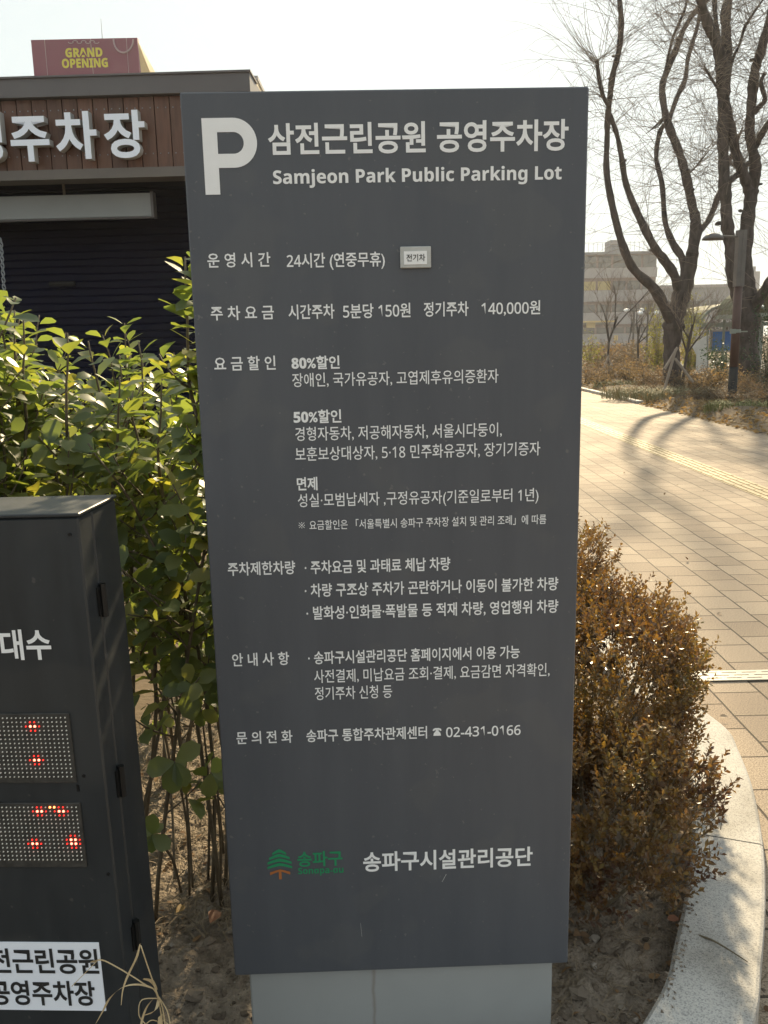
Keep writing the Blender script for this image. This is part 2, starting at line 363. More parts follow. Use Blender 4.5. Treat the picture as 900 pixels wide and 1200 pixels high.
# kerb: curved granite blocks round the planting bed
KZ = .075
KO = [(0.30, .95), (.52, 1.25)] + [tuple(gnd(x, y, KZ)[:2]) for x, y in ((883, 1200), (893, 1127), (897.5, 1060), (895, 990), (883, 923), (866, 878), (851, 852))] + [(1.20, 3.25), (1.17, 3.8), (1.08, 4.5), (.9, 5.4), (.6, 6.4), (.2, 7.4), (-.4, 8.6)]
def spl(P, n=12):
    pts, _ = smooth_path([(x, y, 0) for x, y in P], [0]*len(P), n); return [Vector((p.x, p.y)) for p in pts]
ko = spl(KO)
def offset(poly, d):
    o = []
    for i, p in enumerate(poly):
        t = (poly[min(i+1, len(poly)-1)] - poly[max(i-1, 0)]).normalized(); o.append(p + Vector((-t.y, t.x))*d)
    return o
ki = offset(ko, .192)
kb = MB(); Lacc = 0; start = 0; joints = []
_j = gnd(893, 991, KZ); gi = min(range(len(ko)), key=lambda i: (ko[i]-Vector((_j.x, _j.y))).length)
blocks = []; i = gi
idx = [gi]
for sgn in (1, -1):
    acc = 0; j = gi
    while 0 < j+sgn < len(ko)-0 and 0 <= j+sgn < len(ko):
        acc += (ko[j+sgn]-ko[j]).length; j += sgn
        if acc > .95: idx.append(j); acc = 0
idx = sorted(set(idx + [0, len(ko)-1]))
for a, b in zip(idx[:-1], idx[1:]):
    n0 = len(kb.v); seg = list(range(a, b+1)); b_ = .010
    for q, k in enumerate(seg):
        po, pi = ko[k].copy(), ki[k].copy()
        if q == 0: d = (ko[k+1]-ko[k]).normalized()*.003; po += d; pi += d
        if q == len(seg)-1: d = (ko[k-1]-ko[k]).normalized()*.003; po += d; pi += d
        w = (pi-po).normalized()
        for pp, z in ((po, -.02), (po, KZ-b_), (po+w*b_*.3, KZ-b_*.3), (po+w*b_, KZ), (pi-w*b_, KZ), (pi, KZ-b_), (pi, -.02)): kb.v.append((pp.x, pp.y, z))
    for q in range(len(seg)-1):
        for e in range(6):
            s0 = n0+q*7+e; kb.f.append((s0, s0+7, s0+8, s0+1))
    kb.f.append(tuple(n0+e for e in range(7))); e0 = n0+(len(seg)-1)*7; kb.f.append(tuple(e0+e for e in reversed(range(7))))
tag(kb.build('kerb', M['granite']), kind='structure')

p = MB(); edge_ = [(.15, -8.0)] + [(.15, .6)] + [(q.x-.06, q.y) for q in ko] + [(-3.0, 8.7), (-3.0, 95.0)]
for (xa, ya), (xb, yb) in zip(edge_[:-1], edge_[1:]):
    if yb > ya: p.quad((xa, ya, 0), (5.9, ya, 0), (5.9, yb, 0), (xb, yb, 0))
tag(p.build('path', M['paver']), kind='structure')

# bed soil: a lumpy sheet inside the kerb
def hash_noise(X, Y, s, seed):
    r = np.random.default_rng(seed); G = r.random((64, 64)); x = (X*s) % 63; y = (Y*s) % 63
    i, j = np.floor(x).astype(int), np.floor(y).astype(int); fx, fy = x-i, y-j; fx = fx*fx*(3-2*fx); fy = fy*fy*(3-2*fy)
    return (G[i, j]*(1-fx)+G[i+1, j]*fx)*(1-fy)+(G[i, j+1]*(1-fx)+G[i+1, j+1]*fx)*fy
def soil_z(X, Y):
    X = np.asarray(X, float)+40; Y = np.asarray(Y, float)+40
    return np.maximum(-.026, -.004 + .022*(hash_noise(X, Y, 2.3, 1)-.5) + .022*(hash_noise(X, Y, 9, 2)-.5) + .024*(hash_noise(X, Y, 24, 3)-.5) + .021*(hash_noise(X, Y, 57, 4)-.5))
kin = offset(ko, .178); kys = [p.y for p in kin]; kxs = [p.x for p in kin]
s = MB(); ys = np.concatenate([np.arange(.92, 3.2, .012), np.arange(3.2, 8.2, .06)]); NX = 150
rows = []
for y in ys:
    xr = float(np.interp(y, kys, kxs)); xl = -1.0 if y < 3.2 else -1.6
    X = np.linspace(xl, xr, NX); rows.append(np.stack([X, np.full(NX, y), soil_z(X, np.full(NX, y))], 1))
V = np.concatenate(rows); n = len(ys)
F = [(a*NX+b, a*NX+b+1, (a+1)*NX+b+1, (a+1)*NX+b) for a in range(n-1) for b in range(NX-1)]
s.add(V, F); tag(s.build('soil', M['soil'], smooth=True), kind='structure')
m = MB(); r = np.random.default_rng(207)
for k in range(420):
    i_ = int(r.integers(20, len(ki)-30)); t_ = abs(r.normal(0, .05)); q = ki[i_]+(ko[i_]-ki[i_])*min(.9, t_*1.6)
    m.tube([(q.x, q.y, KZ+.0005), (q.x+r.normal(0, .004), q.y+r.normal(0, .004), KZ+.002+.003*r.random())], [.0015+.004*r.random()**2, .001], 5)
tag(m.build('soil_crumbs', M['soil']), 'soil crumbs spilled on the inner edge of the granite kerb', 'soil crumbs', kind='stuff')
# soil that carries the hedge further left
s = MB(); s.quad((-7, .3, .012), (-.98, .3, .012), (-.98, 7.2, .012), (-7, 7.2, .012)); tag(s.build('hedge_bed', M['ground']), kind='structure')
# forecourt of the parking building
s = MB(); s.quad((-16, 7.0, .012), (-.2, 7.0, .012), (-.2, 20, .012), (-16, 20, .012)); tag(s.build('forecourt', M['asphalt']), kind='structure')

# verge on the far side of the path
v = MB(); NXv, NYv = 40, 140
X = np.linspace(5.9, 14, NXv); Yv = np.linspace(6, 80, NYv); XX, YY = np.meshgrid(X, Yv)
edge = np.clip((XX-5.9)/.5, 0, 1)
ZZ = .005 + edge*(.05+.14*hash_noise(XX, YY, .9, 7) + .05*hash_noise(XX, YY, 3.1, 8))
XX2 = XX - (1-edge)*.10*hash_noise(XX, YY, 2.7, 9)
V = np.stack([XX2.ravel(), YY.ravel(), ZZ.ravel()], 1)
F = [(a*NXv+b, a*NXv+b+1, (a+1)*NXv+b+1, (a+1)*NXv+b) for a in range(NYv-1) for b in range(NXv-1)]
v.add(V, F); tag(v.build('verge', M['ground'], smooth=True), kind='structure')
r = MB(); r.quad((14, -20, .01), (22, -20, .01), (22, 150, .01), (14, 150, .01)); tag(r.build('road', M['asphalt']), kind='structure')
# stone edging along the far part of the verge
e = MB()
for k in range(26):
    y0 = 19.5 + k*1.0; e.box((5.80, y0, -.01), (5.95, y0+.985, .07), bev=.008)
tag(e.build('verge_edging', M['granite']), kind='structure')

# ------------------------------------------------------------------ drain grate
dg = thing('drain_grate', 'long cream slotted drain cover crossing the brick path', 'drain cover', (1.3, 3.56, 0))
b = MB(); b.quad((1.30, 3.535, .005), (3.6, 3.535, .005), (3.6, 3.645, .005), (1.30, 3.645, .005)); b.build('slot_shade', M['led_board'], dg)  # flat dark sheet standing in for the shaded hollow under the slots
b = MB(); gy0, gy1 = 3.535, 3.645
rowsY = [(gy0, gy0+.020, 0), (gy0+.020, gy0+.028, 1), (gy0+.028, gy0+.051, 0), (gy0+.051, gy0+.059, 2), (gy0+.059, gy0+.082, 0), (gy0+.082, gy0+.090, 1), (gy0+.090, gy1, 0)]
for (ya, yb, kd) in rowsY:
    if kd == 0: b.box((1.30, ya, .0055), (3.6, yb, .009))
    else:
        x = 1.30 - (0 if kd == 1 else .045)
        while x < 3.6:
            b.box((max(1.30, x), ya, .0055), (min(3.6, x+.024), yb, .0088)); x += .09
b.build('cover', M['grate'], dg)

# ================================================================== PARKING BUILDING
BY = 7.5; BYAW = R_(-1.6)
pb = thing('parking_building', 'low parking building with brown plank fascia and raised white lettering', 'building', (-3.0, BY, 0))
def brot(o): o.rotation_euler = (0, 0, 0); return o
# everything of the building is laid out in its own frame: u along the front, d behind it, z up
bo = Vector((-3.0, BY, 0)); bu = Vector((math.cos(BYAW), math.sin(BYAW), 0)); bd = Vector((-math.sin(BYAW), math.cos(BYAW), 0))
def B3(u, d, z): return bo + bu*u + bd*d + Vector((0, 0, z))
class BB(MB):
    def ubox(s, u0, u1, d0, d1, z0, z1):
        P = [B3(u0, d0, z0), B3(u1, d0, z0), B3(u1, d1, z0), B3(u0, d1, z0), B3(u0, d0, z1), B3(u1, d0, z1), B3(u1, d1, z1), B3(u0, d1, z1)]
        s.add(P, [(0, 3, 2, 1), (4, 5, 6, 7), (0, 1, 5, 4), (1, 2, 6, 5), (2, 3, 7, 6), (3, 0, 4, 7)]); return s
BR = 2.0     # right end in u
b = BB(); b.ubox(-8, BR, -.06, .25, 3.500, 3.640); b.ubox(-8, BR+.01, -.075, .26, 3.640, 3.655); b.ubox(BR-.25, BR, .25, 8, 3.5, 3.64); b.build('coping', M['coping'], pb)
b = BB(); b.ubox(-8, BR-.26, .26, 8, 3.45, 3.6); b.build('roof', M['coping'], pb)
b = BB(); u = -8.0
while u < BR-.02:
    b.ubox(u+.004, min(u+.122, BR-.02), .004*random.random(), .05, 2.955, 3.495); u += .126
npl = len(b.f); u = -8.0
while u < BR-.05:
    for z in (3.06, 3.41):
        for du in (.03, .095): b.ubox(u+du-.004, u+du+.004, -.0045, .006, z-.004, z+.004)
    u += .126
ob = b.build('plank_fascia', M['wood'], pb); ob.data.materials.append(M['steel'])
for pl in list(ob.data.polygons)[npl:]: pl.material_index = 1
b = BB(); b.ubox(-8, BR-.02, .05, .12, 2.955, 3.495); b.build('fascia_backing', M['dark'], pb)
b = BB(); b.ubox(-8, BR-.01, -.02, .20, 2.875, 2.952); b.build('beam', M['beam'], pb)
# dark louvred shutter wall behind the opening
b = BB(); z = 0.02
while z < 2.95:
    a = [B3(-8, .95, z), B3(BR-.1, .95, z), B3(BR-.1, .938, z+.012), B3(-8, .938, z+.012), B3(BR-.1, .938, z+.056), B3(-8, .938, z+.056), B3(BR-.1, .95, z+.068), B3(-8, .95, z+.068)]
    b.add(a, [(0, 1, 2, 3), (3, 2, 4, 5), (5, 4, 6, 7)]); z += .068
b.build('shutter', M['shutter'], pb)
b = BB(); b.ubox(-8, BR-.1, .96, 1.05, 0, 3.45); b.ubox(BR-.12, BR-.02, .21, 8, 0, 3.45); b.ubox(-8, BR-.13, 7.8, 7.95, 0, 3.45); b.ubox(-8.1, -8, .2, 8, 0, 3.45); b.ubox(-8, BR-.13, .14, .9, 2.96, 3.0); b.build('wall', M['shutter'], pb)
# raised letters 공영주차장
for ch, x0, x1, y0, y1 in (('공', -95, -50, 131, 190.5), ('영', -41, 3, 131, 190.5), ('주', 13, 59, 137, 190.0), ('차', 66, 115, 131.5, 187.5), ('장', 123.5, 172, 130.5, 186.5)):
    V, F = text_mesh(ch, bold=.026, extrude=.5, res=4)
    lo, hi = V.min(0), V.max(0)
    a = at(x0, (y0+y1)/2, BY-.09); c = at(x1, (y0+y1)/2, BY-.09); tz = at((x0+x1)/2, y0, BY-.09).z; bz = at((x0+x1)/2, y1, BY-.09).z
    ua, uc = (a-bo).dot(bu), (c-bo).dot(bu)
    Q = []
    for q in V:
        uu = ua+(uc-ua)*(q[0]-lo[0])/(hi[0]-lo[0]); zz = bz+(tz-bz)*(q[1]-lo[1])/(hi[1]-lo[1]); dd = -.02-.085*(q[2]-lo[2])/(hi[2]-lo[2]); Q.append(B3(uu, dd, zz))
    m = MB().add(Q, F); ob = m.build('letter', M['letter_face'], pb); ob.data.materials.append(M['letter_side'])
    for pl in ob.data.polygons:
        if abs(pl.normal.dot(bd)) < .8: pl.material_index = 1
# hanging grey light box, chain, bar
hp = thing('hanging_panel', 'blank grey sign panel hanging in the dark opening of the parking building', 'sign panel', tuple(B3(0, .3, 2.7)))
b = BB(); zz0 = 2.615; b.ubox(-2.6, 1.03, .30, .37, 2.615, 2.805); b.build('board', M['light_panel'], hp)
b = BB(); b.ubox(1.032, 1.055, .29, .38, 2.600, 2.815); b.ubox(-2.6, 1.03, .31, .36, 2.600, 2.612); b.build('edge_frame', M['coping'], hp)
for u in (.27, -2.0):
    b = MB(); b.tube([B3(u, .335, 2.806), B3(u, .335, 2.955)], .012, 8); b.build('hanger_rod', M['beam'], hp)
ch = thing('chain', 'pale link chain hanging in front of the dark shutter at left', 'chain', tuple(at(3, 290, 7.3)))
b = MB(); 
for k in range(16):
    c = at(1+k*.28, 282+k*4.2, 7.3); ax = Vector((1, 0, 0)) if k % 2 else Vector((0, 1, 0)); dn = Vector((.1, 0, -1)).normalized()
    b.tube([c+ax*.012*math.cos(a)+dn*.024*math.sin(a) for a in np.linspace(0, 2*math.pi, 11)], .0045, 5, cap=False)
b.build('links', M['steel'], ch)
hb = thing('handle_bar', 'short pale handle bar on the dark shutter above the hedge', 'handle', tuple(at(75, 333, 8.3)))
b = MB(); b.tube([at(58, 333, 8.36), at(88, 332, 8.36)], .022, 8); b.build('bar', M['dark_pole'], hb)
for xx in (62, 84): b = MB(); b.tube([at(xx, 332.6, 8.36), at(xx, 332.6, 8.43)], .015, 6); b.build('bracket', M['dark'], hb)

# ------------------------------------------------------------------ building with the maroon hoarding
HY = 45.0
hb = thing('hoarding_building', 'tall building with maroon opening hoarding and gold side on its roof', 'building', tuple(gnd(100, 430)[:2])+(0,) if False else (-14.0, HY, 0))
a, c = at(36, 45, HY), at(161, 46, HY); zb = at(100, 130, HY).z; zt = (a.z+c.z)/2
b = MB(); b.box((a.x, HY, zb), (c.x, HY+.3, zt)); b.build('hoarding', M['maroon'], hb)
b = MB(); F4 = [at(160.8, 46.5, HY+.02), at(191, 101, HY+2.5), at(196, 135, HY+2.5), at(163.5, 135, HY+.02)]
b.add(F4+[q+Vector((-.35, .25, 0)) for q in F4], [(0, 3, 2, 1), (4, 5, 6, 7), (0, 1, 5, 4), (1, 2, 6, 5), (2, 3, 7, 6), (3, 0, 4, 7)]); b.build('side_panel', M['gold_wall'], hb)
b = MB(); b.box((a.x-7, HY+.32, 0), (c.x-.5, HY+22, zb+.6)); b.build('wall', M['wall_pale'], hb)
b = MB(); pz = at(8, 91, HY).z; b.box((at(8, 92, HY).x, HY+.1, zb-1), (a.x-.05, HY+.3, pz)); b.build('parapet', M['wall_grey'], hb)
b = MB(); q = at(120, 45, HY+3); b.tube([(q.x, HY+3, zt-1), (q.x, HY+3, at(119, 22, HY+3).z)], [.035, .012], 5); b.build('lightning_rod', M['steel'], hb)
for k, xx in enumerate((52, 106, 148)):
    b = MB(); q = at(xx, 46, HY-.01); b.box((q.x-.012, HY-.012, zb), (q.x+.012, HY-.004, zt)); b.build('panel_seam', M['pink_ink'], hb)
for body, x0, x1, y0, y1 in (('GRAND', 77, 119.5, 55.5, 67.5), ('OPENING', 73, 126, 67.8, 80)):
    V, F = text_mesh(body, .025); lo, hi = V.min(0), V.max(0)
    p0, p1 = at(x0, y1, HY-.02), at(x1, y0, HY-.02)
    Q = [(p0.x+(p1.x-p0.x)*(q[0]-lo[0])/(hi[0]-lo[0]), HY-.02, p0.z+(p1.z-p0.z)*(q[1]-lo[1])/(hi[1]-lo[1])) for q in V]
    MB().add(Q, F).build('lettering', M['yellow_ink'], hb)
def arc(cx, cy, rx, ry, a0, a1, n=20): return [at(cx+rx*math.cos(a), cy-ry*math.sin(a), HY-.03) for a in np.linspace(a0, a1, n)]
b = MB(); b.tube(arc(144.5, 46, 11.5, 15.5, math.pi, 2*math.pi), .045, 5); b.build('ring_ornament', M['pink_ink'], hb)
b = MB()
for k in range(7): b.tube(arc(83+k*5, 49.2, 3, 1.6, (0 if k % 2 else math.pi), (math.pi if k % 2 else 2*math.pi), 8), .02, 4)
b.build('scroll_ornament', M['pink_ink'], hb)
b = MB(); q = at(100, 91, HY-.3)
b.tube([at(96, 93, HY-.5), at(102, 90, HY-.5)], .06, 6); b.build('floodlight', M['white'], hb)
for xx in (50, 53): b = MB(); b.tube([at(xx, 94, HY-.5), at(xx, 91, HY-.5)], .05, 6); b.build('floodlight', M['white'], hb)
# sliver of a pale building beyond the coping's right end
b = MB(); q0, q1 = at(255, 96, 60), at(301, 94, 60); b.box((q0.x-6, 60, 0), (q1.x, 72, q1.z)); pbld = b.build('wall', M['gold_wall'])
root = thing('ochre_building', 'sliver of an ochre building beyond the right end of the coping', 'building', (q0.x-3, 60, 0)); pbld.parent = root; pbld.matrix_parent_inverse = Matrix.Translation(-root.location)
b = MB(); b.box((q0.x-6.1, 59.9, q1.z), (q1.x+.08, 72, q1.z+.25)); b.build('roof_edge', M['wall_grey'], root)

# ================================================================== INFORMATION SIGN
SX, SY, SYAW = 0.01828691, 1.61453902, 0.02361458
sg = thing('information_sign', 'tall dark grey parking information sign with white Korean text on pale plinth', 'sign', (SX, SY, 0))
su = Vector((math.cos(SYAW), math.sin(SYAW), 0)); sn = Vector((math.sin(SYAW), -math.cos(SYAW), 0))
def S3(u, v, out): return Vector((SX, SY, 0)) + su*u + sn*out + Vector((0, 0, v))
def sbox(mb, u0, u1, v0, v1, o0, o1, bev=0):
    t = MB().box((u0, -o1, v0), (u1, -o0, v1), bev=bev)
    mb.add([S3(x, z, -y) for x, y, z in t.v], t.f); return mb
b = MB(); sbox(b, -.36, .36, .1700, 1.9353, -.09, 0, .0025); b.build('panel', M['panel'], sg)
b = MB(); sbox(b, -.331, .3295, -.1, .1695, -.075, -.012, .004); b.build('plinth', M['plinth'], sg)
# parking symbol P
def P_symbol():
    u0, u1, v0, v1 = -.3247, -.2290, 1.7642, 1.8920; st = .0262; vb = 1.8090; r = (v1-vb)/2; cx = u1-r; cy = (v1+vb)/2; ri = r-.0235
    outer = [(u0, v0), (u0+st, v0), (u0+st, vb)]; outer += [(cx+r*math.cos(a), cy+r*math.sin(a)) for a in np.linspace(-math.pi/2, math.pi/2, 24)] + [(u0, v1)]
    inner = [(u0+st, cy-ri)] + [(cx+ri*math.cos(a), cy+ri*math.sin(a)) for a in np.linspace(-math.pi/2, math.pi/2, 24)] + [(u0+st, cy+ri)]
    c = bpy.data.curves.new('p', 'CURVE'); c.dimensions = '2D'; c.fill_mode = 'BOTH'
    for poly in (outer, inner):
        s = c.splines.new('POLY'); s.points.add(len(poly)-1); s.use_cyclic_u = True
        for k, (x, y) in enumerate(poly): s.points[k].co = (x, y, 0, 1)
    o = bpy.data.objects.new('p', c); COL.objects.link(o); bpy.context.view_layer.update()
    me = bpy.data.meshes.new_from_object(o.evaluated_get(bpy.context.evaluated_depsgraph_get()))
    V = [S3(v.co[0], v.co[1], .0012) for v in me.vertices]; F = [tuple(p.vertices) for p in me.polygons]
    bpy.data.objects.remove(o); bpy.data.curves.remove(c)
    MB().add(V, F).build('parking_symbol', M['white'], sg)
P_symbol()
TEXT = [
("운 영 시 간",-0.3287,-0.2147,1.6514,0.0253,"b"),("24시간 (연중무휴)",-0.1854,-0.0070,1.6484,0.0254,"b"),
("주 차 요 금",-0.3282,-0.2127,1.5582,0.0252,"b"),("시간주차",-0.1861,-0.1016,1.5577,0.0260,"b"),("5분당 150원",-0.0859,0.0383,1.5570,0.0260,"b"),
("정기주차",0.0628,0.1456,1.5575,0.0261,"b"),("140,000원",0.1693,0.2786,1.5572,0.0253,"b"),
("요 금 할 인",-0.3274,-0.2138,1.4668,0.0257,"b"),("80%할인",-0.1845,-0.0950,1.4653,0.0242,"B"),("장애인, 국가유공자, 고엽제후유의증환자",-0.1842,0.2017,1.4338,0.0253,"r"),
("50%할인",-0.1847,-0.0949,1.3653,0.0248,"B"),("경형자동차, 저공해자동차, 서울시다둥이,",-0.1828,0.2087,1.3330,0.0259,"r"),("보훈보상대상자, 5·18 민주화유공자, 장기기증자",-0.1843,0.2826,1.2949,0.0261,"r"),
("면제",-0.1835,-0.1444,1.2378,0.0256,"B"),("성실·모범납세자 ,구정유공자(기준일로부터 1년)",-0.1831,0.2806,1.2056,0.0259,"r"),
("요금할인은 「서울특별시 송파구 주차장 설치 및 관리 조례」에 따름",-0.1628,0.2963,1.1566,0.0186,"m"),
("주차제한차량",-0.3243,-0.1935,1.0736,0.0268,"b"),("· 주차요금 및 과태료 체납 차량",-0.1752,0.1090,1.0727,0.0267,"b"),
("· 차량 구조상 주차가 곤란하거나 이동이 불가한 차량",-0.1770,0.3222,1.0261,0.0270,"b"),("· 발화성·인화물·폭발물 등 적재 차량, 영업행위 차량",-0.1754,0.3231,0.9799,0.0273,"b"),
("안 내 사 항",-0.3263,-0.2130,0.8873,0.0272,"b"),("· 송파구시설관리공단 홈페이지에서 이용 가능",-0.1756,0.2476,0.8867,0.0270,"b"),
("사전결제, 미납요금 조회·결제, 요금감면 자격확인,",-0.1651,0.3084,0.8474,0.0275,"r"),("정기주차 신청 등",-0.1648,-0.0096,0.8109,0.0276,"r"),
("문 의 전 화",-0.3269,-0.2136,0.7204,0.0272,"b"),("송파구 통합주차관제센터",-0.1854,0.0598,0.7200,0.0271,"b"),("02-431-0166",0.0985,0.2511,0.7190,0.0265,"b"),
("삼전근린공원 공영주차장",-0.2096,0.3246,1.8557,0.0519,"B"),("Samjeon Park Public Parking Lot",-0.2036,0.3137,1.7888,0.0318,"L"),
("송파구시설관리공단",-0.0776,0.2794,0.4319,0.0448,"B"),("송파구",-0.2148,-0.1203,0.4434,0.0346,"g"),("Songpa-gu",-0.2142,-0.1194,0.4139,0.0199,"G")]
BOLD = dict(r=.006, m=.006, b=.0155, B=.023, L=.0085, g=.022, G=.0076, k=.012)
_ref = {}
def sign_text(body, u0, u1, vc, h, w, m, parent, name='lettering', out=.0012, S3=None, res=2):
    V, F = text_mesh(body, BOLD[w], res=res)
    lo, hi = V.min(0), V.max(0)
    if w in 'LG': ylo, yhi = lo[1], hi[1]
    else:
        if w not in _ref:
            rv, _ = text_mesh('한', BOLD[w], res=2); _ref[w] = (rv.min(0)[1], rv.max(0)[1])
        ylo, yhi = _ref[w]
    sx = (u1-u0)/(hi[0]-lo[0]); sy = h/(yhi-ylo)
    Q = [S3(u0+(q[0]-lo[0])*sx, vc-h/2+(q[1]-ylo)*sy, out) for q in V]
    return MB().add(Q, F).build(name, m, parent)
for body, u0, u1, vc, h, w in TEXT:
    m = M['green_ink'] if w in 'gG' else M['white']
    nm = {'삼전근린공원 공영주차장': 'title_lettering', 'Samjeon Park Public Parking Lot': 'subtitle_lettering', '송파구시설관리공단': 'footer_lettering'}.get(body, 'logo_lettering' if w in 'gG' else 'notice_lettering')
    sign_text(body, u0, u1, vc, h, w, m, sg, nm, S3=S3, res=4 if h > .03 else 2)
ph = MB(); pu, pv, ps = .0803, .7192, .0092
def ppoly(L): ph.add([S3(pu+a*ps, pv+c*ps, .0012) for a, c in L], [tuple(range(len(L)))])
ppoly([(-1.0, .35), (-.85, .8), (-.4, .98), (.4, .98), (.85, .8), (1.0, .35), (.62, .30), (.5, .55), (-.5, .55), (-.62, .30)])
ppoly([(-.85, -.85), (.85, -.85), (.72, -.2), (.35, .2), (.35, .5), (-.35, .5), (-.35, .2), (-.72, -.2)])
ph.build('telephone_symbol', M['white'], sg)
ph = MB(); pu, pv, ps = -.1775, 1.1568, .0062
for a in (math.pi/4, 3*math.pi/4):
    ca, sa = math.cos(a), math.sin(a); ppoly([(ca*l-sa*w, sa*l+ca*w) for l, w in ((-1.2, -.08), (1.2, -.08), (1.2, .08), (-1.2, .08))])
for dx, dy in ((0, .8), (0, -.8), (.8, 0), (-.8, 0)): ppoly([(dx+.17*math.cos(t), dy+.17*math.sin(t)) for t in np.linspace(0, 2*math.pi, 9)[:-1]])
ph.build('reference_mark', M['white'], sg)
# small clear plate
b = MB(); sbox(b, .0207, .0769, 1.6310, 1.6687, .0, .006, .0012); pl = b.build('name_plate', M['plate'], sg)
b = MB(); sbox(b, .0274, .0692, 1.6371, 1.6603, .0062, .0072); b.build('insert', M['white'], pl)
sign_text('전기차', .0319, .0660, 1.6490, .0125, 'k', M['black_ink'], pl, 'lettering', .0078, S3)
# district emblem: leaf tiers and trunk
eu, ev, er = -.2520, .4395, .0262
em = MB()
def tier(y0, y1, drop, th):
    n = 13; us = np.linspace(-1, 1, n); top = []; bot = []
    for q in us:
        yb = y0 - drop*abs(q)**1.15; yt = yb + th
        wd = math.sqrt(max(0.02, 1-((y0-drop*.5)/er)**2))*er if False else None
        top.append((q, yt)); bot.append((q, yb))
    return top, bot
for k, (y, wdt) in enumerate(((.0215, .0145), (.0110, .0215), (.0005, .0252), (-.0100, .0258))):
    n = 13; us = np.linspace(-1, 1, n); V = []
    for q in us:
        drop = .0068*abs(q)**1.3
        V += [S3(eu+q*wdt, ev+y-drop, .0012), S3(eu+q*wdt, ev+y-drop+.0074*(1-.25*abs(q)), .0012)]
    em.add(V, [(2*i, 2*i+2, 2*i+3, 2*i+1) for i in range(n-1)])
em.build('emblem_tree', M['green_ink'], sg)
em = MB(); V = []
for q in np.linspace(-1, 1, 13): V += [S3(eu+q*.021, ev-.0300+.0085*(1-abs(q)**1.2)-.001, .0012), S3(eu+q*.021, ev-.0222+.0075*(1-abs(q))*.6-.002*abs(q), .0012)]
em.add(V, [(2*i, 2*i+2, 2*i+3, 2*i+1) for i in range(12)])
em.add([S3(eu-.0028, ev-.041, .0012), S3(eu+.0028, ev-.041, .0012), S3(eu+.0028, ev-.0221, .0012), S3(eu-.0028, ev-.0221, .0012)], [(0, 1, 2, 3)])
em.build('emblem_trunk', M['orange_ink'], sg)
for q in ((.0875, .3785, .0885, .3785, .0975, .3960, .0965, .3965), (-.085, .255, -.0844, .255, -.0865, .287, -.0870, .287)):
    b = MB(); b.add([S3(q[k], q[k+1], .0008) for k in (0, 2, 4, 6)], [(0, 1, 2, 3)]); b.build('scratch', M['plate'], sg)

# ================================================================== LED CABINET
CX, CY, CZ = -.4755, 1.30, 1.246
cb = thing('display_cabinet', 'dark steel cabinet with red LED parking counters and white notice', 'display cabinet', (CX-.28, CY+.07, 0))
b = MB(); b.box((CX-.62, CY, .02), (CX, CY+.052, CZ-.003), bev=.003); b.build('body', M['cabinet'], cb)
b = MB(); b.box((CX-.62, CY+.055, .02), (CX, CY+.160, CZ-.003), bev=.003); b.build('door', M['cabinet'], cb)
b = MB(); b.box((CX-.623, CY-.003, CZ-.002), (CX+.003, CY+.162, CZ+.004), bev=.0015); b.build('top_cover', M['cabinet'], cb)
for px, py in ((119, 703), (141, 915), (161, 1095)):
    z = at(px, py, CY+.053).z
    b = MB(); b.tube([(CX+.006, CY+.0535, z-.028), (CX+.006, CY+.0535, z+.028)], .006, 8); b.box((CX+.0005, CY+.040, z-.024), (CX+.003, CY+.067, z+.024)); b.build('hinge', M['dark'], cb)
CF = CY-.0001
def C3(u, v, out): return Vector((u, CF-out, v))
for body, x0, x1, y0, y1 in (('대수', 0, 57, 738, 773),):
    pass
p1 = at(57, 755, CY); 
sign_text('대수', -.624, p1.x, at(30, 755.5, CY).z, .0505, 'B', M['white'], cb, 'lettering', .001, C3, res=4)
pit = .00745
def display(zb, zt, xr, lit, hot, orange):
    rows = int((zt-zb)/pit); cols = 32
    b = MB(); b.box((xr-cols*pit-.004, CF-.004, zb-.004), (xr+.004, CF+.002, zt+.004), bev=.001); dp = b.build('led_panel', M['led_board'], cb)
    hexa = [(math.cos(a), math.sin(a)) for a in np.linspace(0, 2*math.pi, 9)[:-1]]
    sets = {'bead': MB(), 'led_red': MB(), 'led_hot': MB(), 'led_orange': MB()}
    for r in range(rows):
        for c in range(cols):
            x = xr-.0025-c*pit; z = zt-.003-r*pit; k = 'bead'; rad = .00135
            if (c, r) in hot: k, rad = 'led_hot', .0022
            elif (c, r) in lit: k, rad = 'led_red', .0014
            elif (c, r) in orange: k, rad = 'led_orange', .0019
            mb = sets[k]; n = len(mb.v)
            mb.v += [(x, CF-.0062, z)] + [(x+rad*h[0]*.6, CF-.0058, z+rad*h[1]*.6) for h in hexa] + [(x+rad*h[0], CF-.0041, z+rad*h[1]) for h in hexa]
            for q in range(8):
                mb.f.append((n, n+1+(q+1) % 8, n+1+q)); mb.f.append((n+1+q, n+1+(q+1) % 8, n+9+(q+1) % 8, n+9+q))
    for k, mb in sets.items():
        if mb.v and k != 'bead':
            for g_ in range(len(mb.v)//17):
                t_ = MB(); t_.v = mb.v[g_*17:g_*17+17]; t_.f = [tuple(q-g_*17 for q in f) for f in mb.f[g_*16:g_*16+16]]; t_.build('lit_bead', M[k], dp)
        elif mb.v: mb.build({'bead': 'unlit_beads', 'led_red': 'lit_beads', 'led_hot': 'bright_beads', 'led_orange': 'dim_beads'}[k], M[k], dp)
    return rows
zb1, zt1 = at(88, 914, CY).z, at(80, 838, CY).z; zb2, zt2 = at(98, 1013, CY).z, at(90, 943, CY).z
def cell(px, py, xr, zt):
    q = at(px, py, CY); return (round((xr-.0025-q.x)/pit), round((zt-.003-q.z)/pit))
